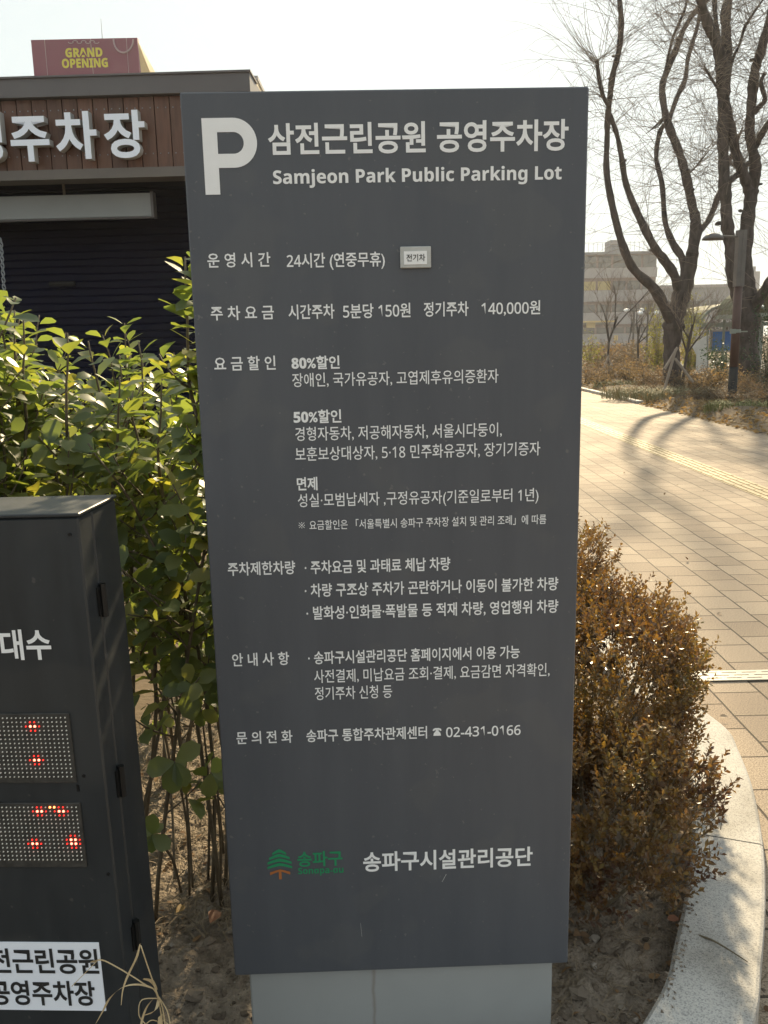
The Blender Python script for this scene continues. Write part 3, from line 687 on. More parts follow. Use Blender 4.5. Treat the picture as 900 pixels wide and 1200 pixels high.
def spots(L, xr, zt):
    lit = set(); hot = set()
    for px, py, hh in L:
        c, r = cell(px, py, xr, zt)
        for dc in (-1, 0, 1, 2):
            for dr in range(-1, hh+1):
                if dc in (-1, 2) and dr in (-1, hh): continue
                lit.add((c+dc, r+dr))
        for dc in (0, 1):
            for dr in range(0, hh): hot.add((c+dc, r+dr))
    return lit-hot, hot
X1 = at(82, 876, CY).x-.004; X2 = at(95, 980, CY).x-.006
l, h = spots([(39, 850, 1), (44, 889, 1)], X1, zt1); display(zb1, zt1, X1, l, h, set())
l, h = spots([(42, 953, 1), (72, 952, 1), (37, 991, 1), (84, 985, 2)], X2, zt2)
c = cell(60, 946, X2, zt2); display(zb2, zt2, X2, l, h, {c, (c[0]+1, c[1])})
nz0, nz1 = at(60, 1186, CY).z, at(60, 1106, CY).z; nx = at(120, 1145, CY).x-.010
b = MB(); b.box((nx-.245, CF-.0012, nz0), (nx, CF+.001, nz1)); ns = b.build('notice_sticker', M['letter_face'], cb)
hh = (nz1-nz0)
sign_text('삼전근린공원', nx-.236, nx-.004, nz0+hh*.735, hh*.36, 'B', M['black_ink'], ns, 'lettering', .0022, C3, res=4)
sign_text('공영주차장', nx-.205, nx-.016, nz0+hh*.265, hh*.36, 'B', M['black_ink'], ns, 'lettering', .0022, C3, res=4)

# small key slot on the front, then the cabinet's slight lean and turn about its upper right corner
q = at(87, 924, CY); b = MB(); b.box((q.x-.0022, CF-.0012, q.z-.006), (q.x+.0022, CF+.001, q.z+.006)); b.build('key_slot', M['dark'], cb)
b = MB(); b.tube([(q.x+.012, CF-.0016, q.z+.022), (q.x+.012, CF+.001, q.z+.022)], .0028, 8); b.build('screw_head', M['dark'], cb)
b = MB(); b.tube([(CX-.016, CF-.0016, CZ-.03), (CX-.016, CF+.001, CZ-.03)], .0028, 8); b.build('screw_head', M['dark'], cb)
b = MB(); b.tube([(CX-.012, CF-.0016, CZ-.62), (CX-.012, CF+.001, CZ-.62)], .0028, 8); b.build('screw_head', M['dark'], cb)
Rm = Matrix.Rotation(R_(-3.2), 3, 'Z') @ Matrix.Rotation(-.012, 3, 'Y'); corner = Vector((CX, CY, CZ))
cb.location = corner - Rm @ (corner - cb.location); cb.rotation_euler = Rm.to_euler()

# ================================================================== LEAVES
LT = np.array([(0, 0, 0), (.25, 0, .0), (.55, 0, .0), (.84, 0, 0), (1, 0, 0), (.20, .15, .035), (.52, .325, .065), (.84, .27, .045), (.20, -.15, .035), (.52, -.325, .065), (.84, -.27, .045)], float)
LT[:, 2] -= .24*LT[:, 0]**2
LF = [(0, 1, 5), (1, 2, 6, 5), (2, 3, 7, 6), (3, 4, 7), (0, 8, 1), (1, 8, 9, 2), (2, 9, 10, 3), (3, 10, 4)]
ST = np.array([(0, 0, 0), (.55, .27, .05), (1, 0, -.04), (.55, -.27, .05)], float); SF = [(0, 2, 1), (0, 3, 2)]
def leaves(mb, pos, dirs, nor, size, T=LT, FF=LF, wide=1.0):
    pos = np.asarray(pos, float); d = np.asarray(dirs, float); n = np.asarray(nor, float); size = np.asarray(size, float)
    d = d/np.linalg.norm(d, axis=1, keepdims=True); s = np.cross(n, d); s /= (np.linalg.norm(s, axis=1, keepdims=True)+1e-9); n = np.cross(d, s)
    V = pos[:, None, :] + size[:, None, None]*(d[:, None, :]*T[None, :, 0:1] + s[:, None, :]*T[None, :, 1:2]*wide + n[:, None, :]*T[None, :, 2:3]*np.random.default_rng(len(pos)).uniform(.2, 2.3, (len(pos), 1, 1)))
    k = len(T); base = len(mb.v); mb.v += [tuple(x) for x in V.reshape(-1, 3)]
    for i in range(len(pos)):
        o = base+i*k; mb.f += [tuple(o+q for q in f) for f in FF]

def hedge_shrub(x, y, h, spread, nst, seed, label, low=.55, dens=1.0, bl=1.0):
    r = np.random.default_rng(seed); z0 = float(soil_z(x, y)) if x > -1 else .012
    root = thing('evergreen_shrub', label, 'shrub', (x, y, z0), 'evergreen hedge shrubs behind the sign and cabinet')
    st = MB(); P, D, Nn, Sz = [], [], [], []
    def shoot(a, d, L, rad, leafy):
        n = 6; pts = [a.copy()]; d = d/np.linalg.norm(d)
        for k in range(n):
            d = d + r.normal(0, .07, 3) + np.array([0, 0, .06]); d /= np.linalg.norm(d); pts.append(pts[-1]+d*L/n)
        st.tube(pts, list(np.linspace(rad, rad*.45, n+1)), 5)
        acc = np.linspace(0, 1, n+1); ln = L
        t = leafy; ang = r.uniform(0, 6.28)
        while t <= 1.001:
            q = np.array([np.interp(t, acc, [p[c] for p in pts]) for c in range(3)])
            ax = np.array([-d[1], d[0], 0.]) if abs(d[2]) < .99 else np.array([1., 0, 0]); ax /= np.linalg.norm(ax)+1e-9; bx = np.cross(d, ax)
            for sg_ in (0, math.pi):
                if r.random() > .88: continue
                o = ax*math.cos(ang+sg_)+bx*math.sin(ang+sg_)
                dd = o*1.0 + d*(.35+.5*t) + r.normal(0, .18, 3); nn = d*1.0 - o*.35 + r.normal(0, .25, 3) + np.array([0, 0, .35])
                P.append(q+o*.006); D.append(dd); Nn.append(nn); Sz.append(r.uniform(.036, .074)*(1.0 if t < .9 else .72))
            ang += math.pi/2 + r.normal(0, .25); t += .023/ln/dens*r.uniform(.8, 1.3)
        return pts
    for k in range(nst):
        a = np.array([x+r.normal(0, .045), y+r.normal(0, .045), z0-.01]); hh = h*r.uniform(.84, 1.0) - z0
        if k == 0: hh = h-z0
        tgt = np.array([x+r.normal(0, spread), y+r.normal(0, spread), 0]); n = 8; pts = []
        bow = r.normal(0, .05, 2)
        for j in range(n+1):
            t = j/n; e = t**1.25
            pts.append(np.array([a[0]+(tgt[0]-a[0])*e+bow[0]*math.sin(t*3.1), a[1]+(tgt[1]-a[1])*e+bow[1]*math.sin(t*3.1), a[2]+hh*.84*t]))
        st.tube(pts, list(np.linspace(.0068, .004, n+1)*r.uniform(.8, 1.15)), 6)
        shoot(pts[-1], pts[-1]-pts[-2], hh*.14+.04, .0042, .0)
        nb = int(17*dens*hh/1.5)
        for q in range(nb):
            t = low + (1-low)*((q+r.random())/nb)**.68; p = np.array([np.interp(t*n, range(n+1), [pp[c] for pp in pts]) for c in range(3)])
            an = r.uniform(0, 6.28); up = r.uniform(.35, 1.2)
            shoot(p, np.array([math.cos(an), math.sin(an), up]), r.uniform(.13, .25)*bl, .0032, r.uniform(.05, .3))
        if r.random() < .5:
            t = r.uniform(.15, low); p = np.array([np.interp(t*n, range(n+1), [pp[c] for pp in pts]) for c in range(3)])
            an = r.uniform(0, 6.28); shoot(p, np.array([math.cos(an), math.sin(an), .8]), r.uniform(.1, .2), .003, .55)
    st.build('stems', M['stem'], root, smooth=True)
    lf = MB(); leaves(lf, P, D, Nn, Sz, wide=1.12); lf.build('foliage', M['euon'], root, smooth=True)
    return root

HEDGE = [
 (-.25, 2.16, 1.56, .07, 3, 32, .25, 'thin green shrub added directly behind the sign, its leaves showing past the left edge'),  # added behind the sign, kept thin so sun dapples the cabinet side
 (-1.22, 2.12, 1.655, .13, 7, 21, .46, 'leafy green shrub at the left edge of the photo above the cabinet'),
 (-.97, 2.12, 1.66, .11, 7, 22, .46, 'tall green shrub directly behind the cabinet with a high rounded top'),
 (-.74, 2.22, 1.64, .10, 6, 23, .48, 'pointed green shrub above the right corner of the cabinet'),
 (-.53, 2.08, 1.43, .07, 4, 24, .40, 'leggy green shrub with bare brown stems in the gap beside the sign'),
 (-.405, 1.93, 1.70, .012, 2, 25, .30, 'tallest narrow green shoot hugging the left edge of the sign'),
 (-.06, 2.95, 1.40, .12, 5, 33, .28, 'unseen green hedge shrub added in the back row behind the sign for shade'),  # carries the hedge on out of view, added to shade the soil
 (-.08, 3.65, 1.45, .14, 5, 34, .28, 'unseen green hedge shrub added in the rear row behind the sign for shade'),  # likewise added out of view to keep low sun off the bed
 (-1.45, 2.75, 1.64, .14, 6, 26, .42, 'shaded green shrub in the back row behind the left edge'),
 (-1.08, 2.70, 1.63, .14, 6, 27, .42, 'green shrub in the back row behind the high rounded one'),
 (-.74, 2.74, 1.58, .14, 6, 28, .26, 'green shrub in the back row behind the leggy one'),
 (-.42, 2.75, 1.52, .12, 5, 29, .26, 'green shrub in the back row half hidden behind the sign'),
 (-1.35, 3.5, 1.60, .18, 5, 30, .35, 'sunlit green shrub at the rear left nearest the parking building'),
 (-.85, 3.45, 1.56, .18, 5, 31, .20, 'sunlit green shrub at the rear right nearest the parking building'),
]
for x, y, h, sp, ns_, sd_, low, lab in HEDGE: hedge_shrub(x, y, h, sp, ns_, sd_, lab, low, .45 if sd_ == 32 else 1.25 if sd_ == 25 else .72, .45 if sd_ == 25 else 1.0)

# a young shoot with big leaves low in the gap between cabinet and sign
def low_shoot(base, tip, leaves_px, Y, label, seed):
    r = np.random.default_rng(seed); bx = gnd(*base, .05)
    root = thing('young_shoot', label, 'plant', tuple(bx)); tp = at(*tip, Y)
    m = MB(); mid = (bx+tp)/2 + Vector((.012, 0, .02)); pts, rd = smooth_path([bx, mid, tp], [.004, .0035, .0025], 5); m.tube(pts, rd, 6); m.build('stem', M['stem'], root, smooth=True)
    P, D, N_, Z = [], [], [], []
    for dx, dy, tow, sz in leaves_px:
        d = Vector((dx, tow, -dy)).normalized(); P.append(tp); D.append(d); N_.append(Vector((0, -.75, .65))); Z.append(sz)
    m = MB(); leaves(m, P, D, N_, Z, wide=1.1); m.build('foliage', M['euon'], root, smooth=True)
low_shoot((222, 1048), (205, 893), [(-1, .1, -.3, .066), (1, -.75, .1, .066), (-.15, 1, -.5, .070), (.5, .9, -.4, .060), (-.5, .8, .3, .05), (.5, .15, .2, .03)], 1.78, 'young shoot with six big dark leaves in the gap between cabinet and sign', 3)
low_shoot((212, 1045), (178, 978), [(-.6, -.5, -.3, .035), (-.9, .3, -.4, .035), (.1, -.9, -.2, .05), (.8, .4, -.4, .05), (-.1, .9, -.6, .038), (.5, -.5, .2, .03)], 1.70, 'low rosette of green leaves touching the right side of the cabinet', 4)
low_shoot((258, 1050), (247, 905), [(.5, -.7, -.3, .05), (-.1, .9, -.4, .058), (.8, .3, .2, .04)], 1.82, 'young shoot with few leaves half hidden by the sign edge', 5)

low_shoot((226, 1040), (196, 790), [(-1, .3, .1, .045), (.9, -.3, .2, .05), (-.2, .9, -.4, .05), (.3, -.8, .3, .04), (.7, .7, -.2, .042)], 2.15, 'slender young shoot with leaves below the hedge, nearer the cabinet', 6)
low_shoot((244, 1030), (236, 832), [(-.9, -.1, -.2, .05), (.8, .4, -.3, .05), (-.2, .9, -.3, .046), (-.5, -.8, .2, .04)], 2.05, 'slender young shoot with leaves below the hedge, nearer the sign', 7)
low_shoot((205, 1030), (188, 845), [(-.7, .5, .1, .05), (.9, .2, .1, .045), (.1, .9, -.3, .05), (.4, -.7, .4, .035)], 2.5, 'pale young shoot low behind the cabinet edge', 8)
low_shoot((262, 1000), (222, 735), [(-.9, .3, -.1, .055), (.9, -.2, .1, .055), (-.3, .9, -.4, .055), (.5, .8, -.3, .05), (.2, -.8, .4, .04)], 2.2, 'young shoot with glossy leaves in the middle of the gap beside the sign', 9)

# ------------------------------------------------------------------ bronze boxwood bushes
def boxwood(x, y, rx, ry, h, z0, n, seed, label, lowcut=.1):
    r = np.random.default_rng(seed)
    root = thing('boxwood_bush', label, 'bush', (x, y, z0), 'bronze boxwood bushes right of the sign')
    st = MB(); P, D, N_, Z = [], [], [], []
    lob = [(r.uniform(0, 6.28), r.uniform(.15, 1.2), r.uniform(.06, .18)) for _ in range(14)]
    tips = 0
    while tips < n:
        az = r.uniform(0, 2*math.pi); el = math.asin(r.uniform(-.15, 1)); d = np.array([math.cos(az)*math.cos(el), math.sin(az)*math.cos(el), math.sin(el)])
        rad = r.uniform(.45, 1.0)**.5
        lump = 1.0
        for (la, le, s) in lob:
            v = np.array([math.cos(la)*math.cos(le), math.sin(la)*math.cos(le), math.sin(le)]); lump += s*max(0, (d@v-.75)/.25)
        lump *= .86
        hf = max(.05, math.cos(el))**-.45 if d[2] > 0 else 1.0
        c = np.array([x+d[0]*rx*rad*lump*hf, y+d[1]*ry*rad*lump*hf, z0+max(.04, h*(.36+d[2]*.64*rad*lump) if d[2] > 0 else h*(.36+d[2]*1.5*rad))])
        tips += 1
        if math.sin(c[0]*19+seed)+math.sin(c[1]*17+c[2]*11)+math.sin(c[2]*23-c[0]*9) < -1.45 and r.random() < .9: continue      # dead patches
        up = np.array([d[0]*.55, d[1]*.55, .85]) + r.normal(0, .28, 3); up /= np.linalg.norm(up)
        L = r.uniform(.035, .085)*(1.55 if r.random() < .06 and d[2] > .3 else 1); k = int(L/.0105)
        if tips % 2 == 0: st.tube([c-up*.03, c+up*L], [.0012, .0008], 3, cap=False)
        an = r.uniform(0, 6.28); a1 = np.cross(up, [0, 0, 1.]); a1 = a1/(np.linalg.norm(a1)+1e-9) if np.linalg.norm(a1) > .05 else np.array([1., 0, 0]); b1 = np.cross(up, a1)
        for q in range(k):
            for s_ in (0, math.pi):
                o = a1*math.cos(an+s_)+b1*math.sin(an+s_)
                P.append(c+up*(L*(q+.5)/k)); D.append(o*.75+up*.8+r.normal(0, .2, 3)); N_.append(up-o*.6+r.normal(0, .25, 3)); Z.append(r.uniform(.010, .0215)*(1.25 if r.random() < .15 else 1))
            an += math.pi/2
    for k in range(26):
        az = r.uniform(0, 6.28); q = r.uniform(.3, .85); a = np.array([x+r.normal(0, rx*.18), y+r.normal(0, ry*.18), z0-.01]); e = np.array([x+math.cos(az)*rx*q, y+math.sin(az)*ry*q, z0+h*r.uniform(.3, .75)])
        mid = (a+e)/2+np.array([math.cos(az)*rx*.1, math.sin(az)*ry*.1, -.02]); pts, rd = smooth_path([a, mid, e], [.0055, .004, .0018], 4); st.tube(pts, rd, 5)
        for w in range(5):
            t0 = pts[int(r.integers(3, len(pts)))]; st.tube([t0, Vector(np.array(t0)+r.normal(0, .07, 3)+np.array([0, 0, .03]))], [.0016, .0008], 4)
    st.build('branches', M['stem'], root)
    lf = MB(); leaves(lf, P, D, N_, Z, ST, SF, 1.0); lf.build('foliage', M['box'], root)
    return root
boxwood(.51, 2.12, .30, .33, .47, .02, 2000, 41, 'low bronze boxwood bush at the front, closest to the sign base')
boxwood(.62, 2.70, .46, .42, .66, .02, 3700, 42, 'wide bronze boxwood bush overhanging the granite kerb in the middle')
boxwood(.52, 3.40, .37, .46, .77, .02, 2900, 43, 'tallest bronze boxwood bush at the back beside the brick path')

# ------------------------------------------------------------------ litter, pebbles, leaves on the bed
r = np.random.default_rng(77); m = MB()
for k in range(3000):
    x = r.uniform(-1.0, -.25) if r.random() < .8 else r.uniform(-.3, .6); y = r.uniform(1.95, 4.2); z = float(soil_z(x, y)) if x > -1 else .012
    a = r.uniform(0, 6.28); L = r.uniform(.03, .14); d = np.array([math.cos(a), math.sin(a), r.normal(0, .18)]); c = np.array([x, y, z+r.uniform(.003, .03)])
    m.ribbon([c-d*L/2, c+np.array([r.normal(0, .008), r.normal(0, .008), .01]), c+d*L/2], [.0022, .0035, .0015], (-d[1], d[0], .3))
for k in range(600):
    x = r.uniform(.35, .95); y = r.uniform(1.35, 2.4); z = float(soil_z(x, y)); a = r.uniform(0, 6.28); L = r.uniform(.02, .09); d = np.array([math.cos(a), math.sin(a), r.normal(0, .12)]); c = np.array([x, y, z+.006])
    m.ribbon([c-d*L/2, c+np.array([0, 0, .006]), c+d*L/2], [.0015, .0025, .001], (-d[1], d[0], .3))
tag(m.build('straw_litter', M['straw']), 'dry straw and stalks scattered over the soil of the bed', 'straw', kind='stuff')
m = MB(); P, D, N_, Z = [], [], [], []
for k in range(520):
    x = r.uniform(-1.0, -.2) if r.random() < .75 else r.uniform(.35, .9); y = r.uniform(1.95, 4.0) if x < 0 else r.uniform(1.5, 2.6)
    z = float(soil_z(x, y)); a = r.uniform(0, 6.28)
    P.append((x, y, z+.008)); D.append((math.cos(a), math.sin(a), r.normal(0, .3))); N_.append((r.normal(0, .4), r.normal(0, .4), 1)); Z.append(r.uniform(.010, .034))
leaves(m, P, D, N_, Z); tag(m.build('leaf_litter', M['litter'], smooth=True), 'brown leaf litter lying under the shrubs', 'leaf litter', kind='stuff')
def stone_mesh(mb, c, s, r):
    u = [(0, 0, 1)] + [(math.cos(a)*math.sin(t), math.sin(a)*math.sin(t), math.cos(t)) for t in (.8, 1.5, 2.2) for a in np.linspace(0, 6.283, 8)[:-1]] + [(0, 0, -1)]
    sc = np.array([s*r.uniform(.6, 1.3), s*r.uniform(.6, 1.3), s*r.uniform(.45, .8)]); V = [np.array(c)+np.array(q)*sc*r.uniform(.66, 1.2) for q in u]
    F = [(0, 1+i, 1+(i+1) % 7) for i in range(7)]
    for t in range(2): F += [(1+t*7+i, 8+t*7+i, 8+t*7+(i+1) % 7, 1+t*7+(i+1) % 7) for i in range(7)]
    F += [(15+i, 22, 15+(i+1) % 7) for i in range(7)]; mb.add(V, F)
m = MB()
for k in range(2600):
    x = r.uniform(-.6, .9); y = r.uniform(1.3, 2.3); s_ = .0022+.012*r.random()**4; z = float(soil_z(x, y)); stone_mesh(m, (x, y, z+s_*.2), s_, r)
tag(m.build('pebbles', M['pebble']), 'small pebbles and soil crumbs on the bare earth', 'pebbles', kind='stuff')
for px, py, s_, lab in ((247, 1188, .026, 'round pale stone on the soil left of the plinth'), (228, 1150, .020, 'small brown stone on the soil between cabinet and plinth'), (678, 1140, .022, 'pale tan stone beside the lower right corner of the sign'), (232, 1198, .018, 'bluish grey stone at the bottom between cabinet and plinth'), (700, 1192, .014, 'small flat tan stone right of the plinth')):
    q = gnd(px, py, .05); m = MB(); stone_mesh(m, (q.x, q.y, float(soil_z(q.x, q.y))+s_*.35), s_, r); tag(m.build('stone', M['pebble']), lab, 'stone', 'single stones on the soil')
def fallen(px, py, sz, ang, mt, lab, z=.055, up=.3):
    q = gnd(px, py, z); m = MB(); a = R_(ang); zz = max(z, float(soil_z(q.x, q.y))+.008) if z < .07 else z
    leaves(m, [(q.x, q.y, zz)], [(math.cos(a), math.sin(a), .25)], [(.2, -.5, 1)], [sz]); tag(m.build('fallen_leaf', mt, smooth=True), lab, 'leaf', 'single fallen leaves')
M['redleaf'] = mat('russet_leaf', (.24, .105, .055), (.20, .085, .045), 40, .6)
M['tanleaf'] = mat('tan_leaf', (.50, .36, .23), (.44, .31, .20), 40, .6)
M['yelleaf'] = mat('ochre_leaf', (.33, .21, .07), (.28, .17, .06), 40, .6)
fallen(246, 1082, .052, 75, M['redleaf'], 'russet folded leaf lying by the left edge of the sign')
fallen(206, 1070, .034, 60, M['yelleaf'], 'ochre leaf lying on the soil beside the cabinet')
fallen(797, 1078, .030, 170, M['redleaf'], 'russet leaf on the soil beside the granite kerb')
fallen(801, 1072, .030, 15, M['tanleaf'], 'pale tan leaf on the soil beside the granite kerb')
fallen(840, 720, .035, 20, M['tanleaf'], 'pale leaf scrap lying on the brick path', .006)
fallen(853, 843, .030, 170, M['tanleaf'], 'pale leaf scrap on the bricks near the kerb', .006)
tw = MB(); pts, rd = smooth_path([gnd(802, 1092, .06), gnd(835, 1102, KZ+.006), gnd(876, 1127, KZ+.004)], [.0035, .0025, .0012], 6); tw.tube(pts, rd, 6)
tag(tw.build('fallen_twig', M['stem'], smooth=True), 'thin brown twig lying across the granite kerb', 'twig')

# dry grass tuft in front of the cabinet corner
gt = thing('dry_grass_tuft', 'bleached dry grass tuft leaning across the lower corner of the cabinet', 'grass tuft', tuple(at(196, 1262, 1.30)))
def gp(L, Y0=1.27, Y1=1.24): return [at(x, y, Y0+(Y1-Y0)*i/(len(L)-1)) for i, (x, y) in enumerate(L)]
m = MB()
for L, w in (([(198, 1262), (192, 1190), (184, 1164), (174, 1135), (165, 1108)], .0012), ([(196, 1262), (186, 1172), (167, 1152), (127, 1128), (115, 1125)], .0012), ([(115, 1125), (100, 1140), (84, 1156)], .0006), ([(186, 1170), (166, 1172), (163, 1190), (172, 1204), (168, 1225)], .001), ([(190, 1195), (205, 1210), (208, 1240)], .001), ([(186, 1168), (196, 1185), (200, 1205)], .001), ([(190, 1200), (176, 1196), (160, 1215)], .001)):
    p_, q_ = smooth_path(gp(L), [w]*len(L), 5); m.tube(p_, q_, 5)
m.build('stalks', M['drygrass'], gt, smooth=True)
m = MB()
for L, w in (([(164, 1106), (160, 1122), (150, 1143), (144, 1160), (142, 1178)], (.002, .0065, .007, .003, .001)), ([(184, 1160), (165, 1154), (146, 1156), (130, 1168), (120, 1186), (112, 1200)], (.002, .004, .005, .009, .005, .001)), ([(184, 1160), (178, 1150), (168, 1147)], (.003, .006, .003)), ([(186, 1170), (182, 1184), (168, 1190)], (.006, .008, .002)), ([(188, 1190), (186, 1230), (190, 1255)], (.009, .010, .006)), ([(186, 1165), (172, 1180), (165, 1205), (170, 1225)], (.004, .006, .005, .002)), ([(118, 1122), (113, 1126), (106, 1127)], (.002, .009, .002))):
    p_, q_ = smooth_path(gp(L, 1.265, 1.235), list(w), 5); m.ribbon(p_, q_, (.75, .5, .35))
m.build('blades', M['drygrass'], gt, smooth=True)

# ================================================================== BARE STREET TREES
def px_limb(mb, L, W, Y0, Y1, sides=8, n=5):
    """limb traced in photo pixels, running in depth from Y0 to Y1; widths in pixels"""
    N_ = len(L); pts = []; rad = []
    for i, (x, y) in enumerate(L):
        Y = Y0+(Y1-Y0)*i/(N_-1); pts.append(at(x, y, Y)); w = W[0]+(W[-1]-W[0])*i/(N_-1) if len(W) == 2 else W[i]; rad.append(w*.5*Y/1000*1.0)
    p_, r_ = smooth_path(pts, rad, n)
    r_ = [q*(1+.08*math.sin(i*1.7+x)+.06*math.sin(i*.63+y)+(.16 if (i*7+int(x)) % 23 == 0 else 0)) for i, q in enumerate(r_)]
    mb.tube(p_, r_, sides); return p_, r_
def knob(mb, c, s, seed):
    stone_mesh(mb, c, s, np.random.default_rng(seed))
def add_twigs(mb, paths, n, r, L0=.7, L1=2.2, rad=.0075, fine=3, tmin=.2):
    for k in range(n):
        p_, _ = paths[int(r.integers(len(paths)))]; i = int(r.integers(int(len(p_)*tmin), len(p_)))
        a = np.array(p_[i]); az = r.uniform(0, 6.28); d = np.array([math.cos(az), .6*math.sin(az), r.uniform(-.1, 1.1)]); d /= np.linalg.norm(d)
        L = r.uniform(L0, L1); m_ = 9; pts = [a]; bend = r.uniform(-.17, .12)
        for j in range(m_):
            d = d+np.array([0, 0, bend])+r.normal(0, .045, 3); d /= np.linalg.norm(d); pts.append(pts[-1]+d*L/m_)
        mb.tube(pts, list(np.linspace(rad, rad*.35, m_+1)), 3, cap=False)
        for f in range(fine):
            j = int(r.integers(1, m_)); q = pts[j]; dd = (pts[j+1]-pts[j])/np.linalg.norm(pts[j+1]-pts[j])+r.normal(0, .5, 3); dd /= np.linalg.norm(dd); l2 = L*r.uniform(.25, .55); pp = [q]
            for w in range(4):
                dd = dd+np.array([0, 0, bend])+r.normal(0, .08, 3); dd /= np.linalg.norm(dd); pp.append(pp[-1]+dd*l2/4)
            mb.tube(pp, list(np.linspace(rad*.55, rad*.3, 5)), 3, cap=False)

YA = 22.5
ta = thing('bare_tree', 'bare pruned street tree with four curving dark limbs, left of the lamp post', 'tree', tuple(gnd(789, 463)))
tr = MB(); pth = []
px_limb(tr, [(788, 474), (789, 462), (788, 440), (787, 415), (788, 392), (792, 368), (799, 345), (806, 325), (812, 296)], [25, 21, 19, 18.5, 20, 22, 19, 16, 13], YA, YA, 12)
tr.build('trunk', M['bark'], ta, smooth=True)
def limb(root, L, W, Y0, Y1, sides=8):
    b = MB(); p = px_limb(b, L, W, Y0, Y1, sides); b.build('limb', M['bark'], root, smooth=True); pth.append(p); return p
limb(ta, [(791, 388), (783, 369), (767, 339), (743, 316), (731, 291), (720, 252), (711, 203), (711.5, 162), (712, 139), (714.6, 116), (718, 88), (725, 61), (728, 29), (726, 0), (720, -60), (722, -130)], [14, 13, 11.5, 10, 9, 8, 6.8, 6.2, 6.5, 6.3, 6.2, 6.6, 6.2, 5.6, 4, 2], YA, YA-2.4)
limb(ta, [(714, 124), (707.5, 114), (702.5, 95), (699.5, 71)], [5, 4.6, 4.2, 4.6], YA-1.5, YA-2.0)
limb(ta, [(797, 345), (790, 322), (777, 303), (766, 288), (748, 252), (734, 217), (728.5, 185), (723, 158), (716, 138), (713, 128)], [13, 11, 10, 9.5, 8, 7, 6, 5.3, 5, 4], YA, YA-1.4)
limb(ta, [(803, 330), (800, 304), (789, 286), (779.5, 260), (776, 217), (769, 185), (773, 156), (779, 146)], [11, 9, 8, 6.5, 5.6, 5.6, 5, 5], YA, YA+1.0)
limb(ta, [(811, 300), (814, 278), (815, 258), (811, 240), (804, 207), (796, 179), (784.5, 150), (779, 130), (776, 103), (782, 82), (793, 56), (802, 33), (816, 12), (831, -2), (846, -25), (855, -80)], [13.5, 13, 11.5, 10.5, 10, 9.3, 8.6, 8, 7, 7, 6.6, 5, 4.6, 4.4, 3, 1.5], YA, YA+1.6)
limb(ta, [(779, 92), (782, 72), (789, 43), (799, 20), (805, 0), (808, -50)], [4, 3.6, 3.2, 3, 2.6, 1.2], YA+1, YA+.2)
limb(ta, [(784, 141), (793, 115), (803, 93), (806, 69), (813, 46), (819, 22), (821, -10), (818, -60)], [5.5, 5, 5, 4.6, 4.2, 4, 3, 1.2], YA+.9, YA+2.4)
limb(ta, [(813, 290), (820, 271), (831, 257), (842, 229), (849, 210), (856, 185), (870, 150)], [10, 7, 6.6, 6, 5, 4, 2], YA, YA+2.2)
limb(ta, [(805, 204), (812, 199), (823, 186), (838, 168)], [3, 1.8, 1.6, .8], YA+.5, YA+1.0, 5)
kn = MB()
for i, (x, y, w) in enumerate(((785, 367, 9), (699.5, 72, 3.4), (711, 201, 4.6), (733, 188, 3.4), (719, 66, 4), (714, 92, 3.6), (769, 183, 3.6), (795, 46, 4.2), (819, 24, 3.6), (795, 110, 3.8), (806, 200, 5.5), (811.5, 222, 4.5), (763, 293, 4.5))):
    kn = MB(); knob(kn, at(x, y, YA-.2), w*.5*YA/1000*1.25, 300+i); kn.build('pruning_knob', M['bark'], ta, smooth=True)
for L, W_ in (([(779, 137), (770, 146), (757, 157)], [4, 2.5, .6]), ([(777, 139), (766, 149)], [3, .6]), ([(777, 141), (771, 148), (763, 152)], [2.4, 1.5, .5])):
    kn = MB(); px_limb(kn, L, W_, YA, YA-.3, 5); kn.build('broken_stub', M['bark'], ta, smooth=True)
tw = MB(); rr = np.random.default_rng(501); add_twigs(tw, pth, 420, rr, .7, 2.8, .0068, 4)
for k in range(26):   # broom of shoots on the pruned stub
    a = at(700+rr.normal(0, 1.5), 72+rr.uniform(-2, 4), YA-2.0); az = rr.uniform(0, 6.28); d = np.array([math.cos(az), .4*math.sin(az), rr.uniform(-.25, .9)]); d /= np.linalg.norm(d); pts = [np.array(a)]; L = rr.uniform(.7, 1.9)
    for j in range(6): d = d+np.array([0, 0, .09])+rr.normal(0, .07, 3); d /= np.linalg.norm(d); pts.append(pts[-1]+d*L/6)
    tw.tube(pts, list(np.linspace(.0065, .003, 7)), 3, cap=False)
tw.build('twigs', M['twig'], ta)

YB = 21.5; pth = []
tb = thing('bare_tree', 'thick bare street tree with two tall stems behind the lamp post', 'tree', tuple(gnd(877, 466)))
tr = MB(); px_limb(tr, [(878, 470), (877, 450), (876.5, 420), (877, 395), (877, 372), (875.5, 350), (873.5, 330), (873, 300), (876, 260), (879.5, 235), (880.5, 222)], [28, 25, 23, 22.5, 25, 24, 19, 15.5, 14.5, 14.5, 15], YB, YB, 12)
px_limb(tr, [(874, 385), (870, 360), (864, 342), (858.5, 325), (857, 300), (854, 277), (851.5, 255), (850.5, 232), (849, 212), (847.5, 180), (847, 150), (847.5, 120), (848, 100), (846, 78)], [19, 18, 15, 13.5, 13, 13, 12.5, 13, 13, 11.5, 11, 12, 14.5, 16], YB, YB-.5, 12)
tr.build('trunk', M['bark'], tb, smooth=True)
limb(tb, [(846, 84), (843.5, 66), (838, 48), (831, 32), (824, 12), (820, -6), (812, -60), (808, -140)], [15, 12, 11, 10.5, 10, 9, 6, 3], YB-.5, YB-1.6)
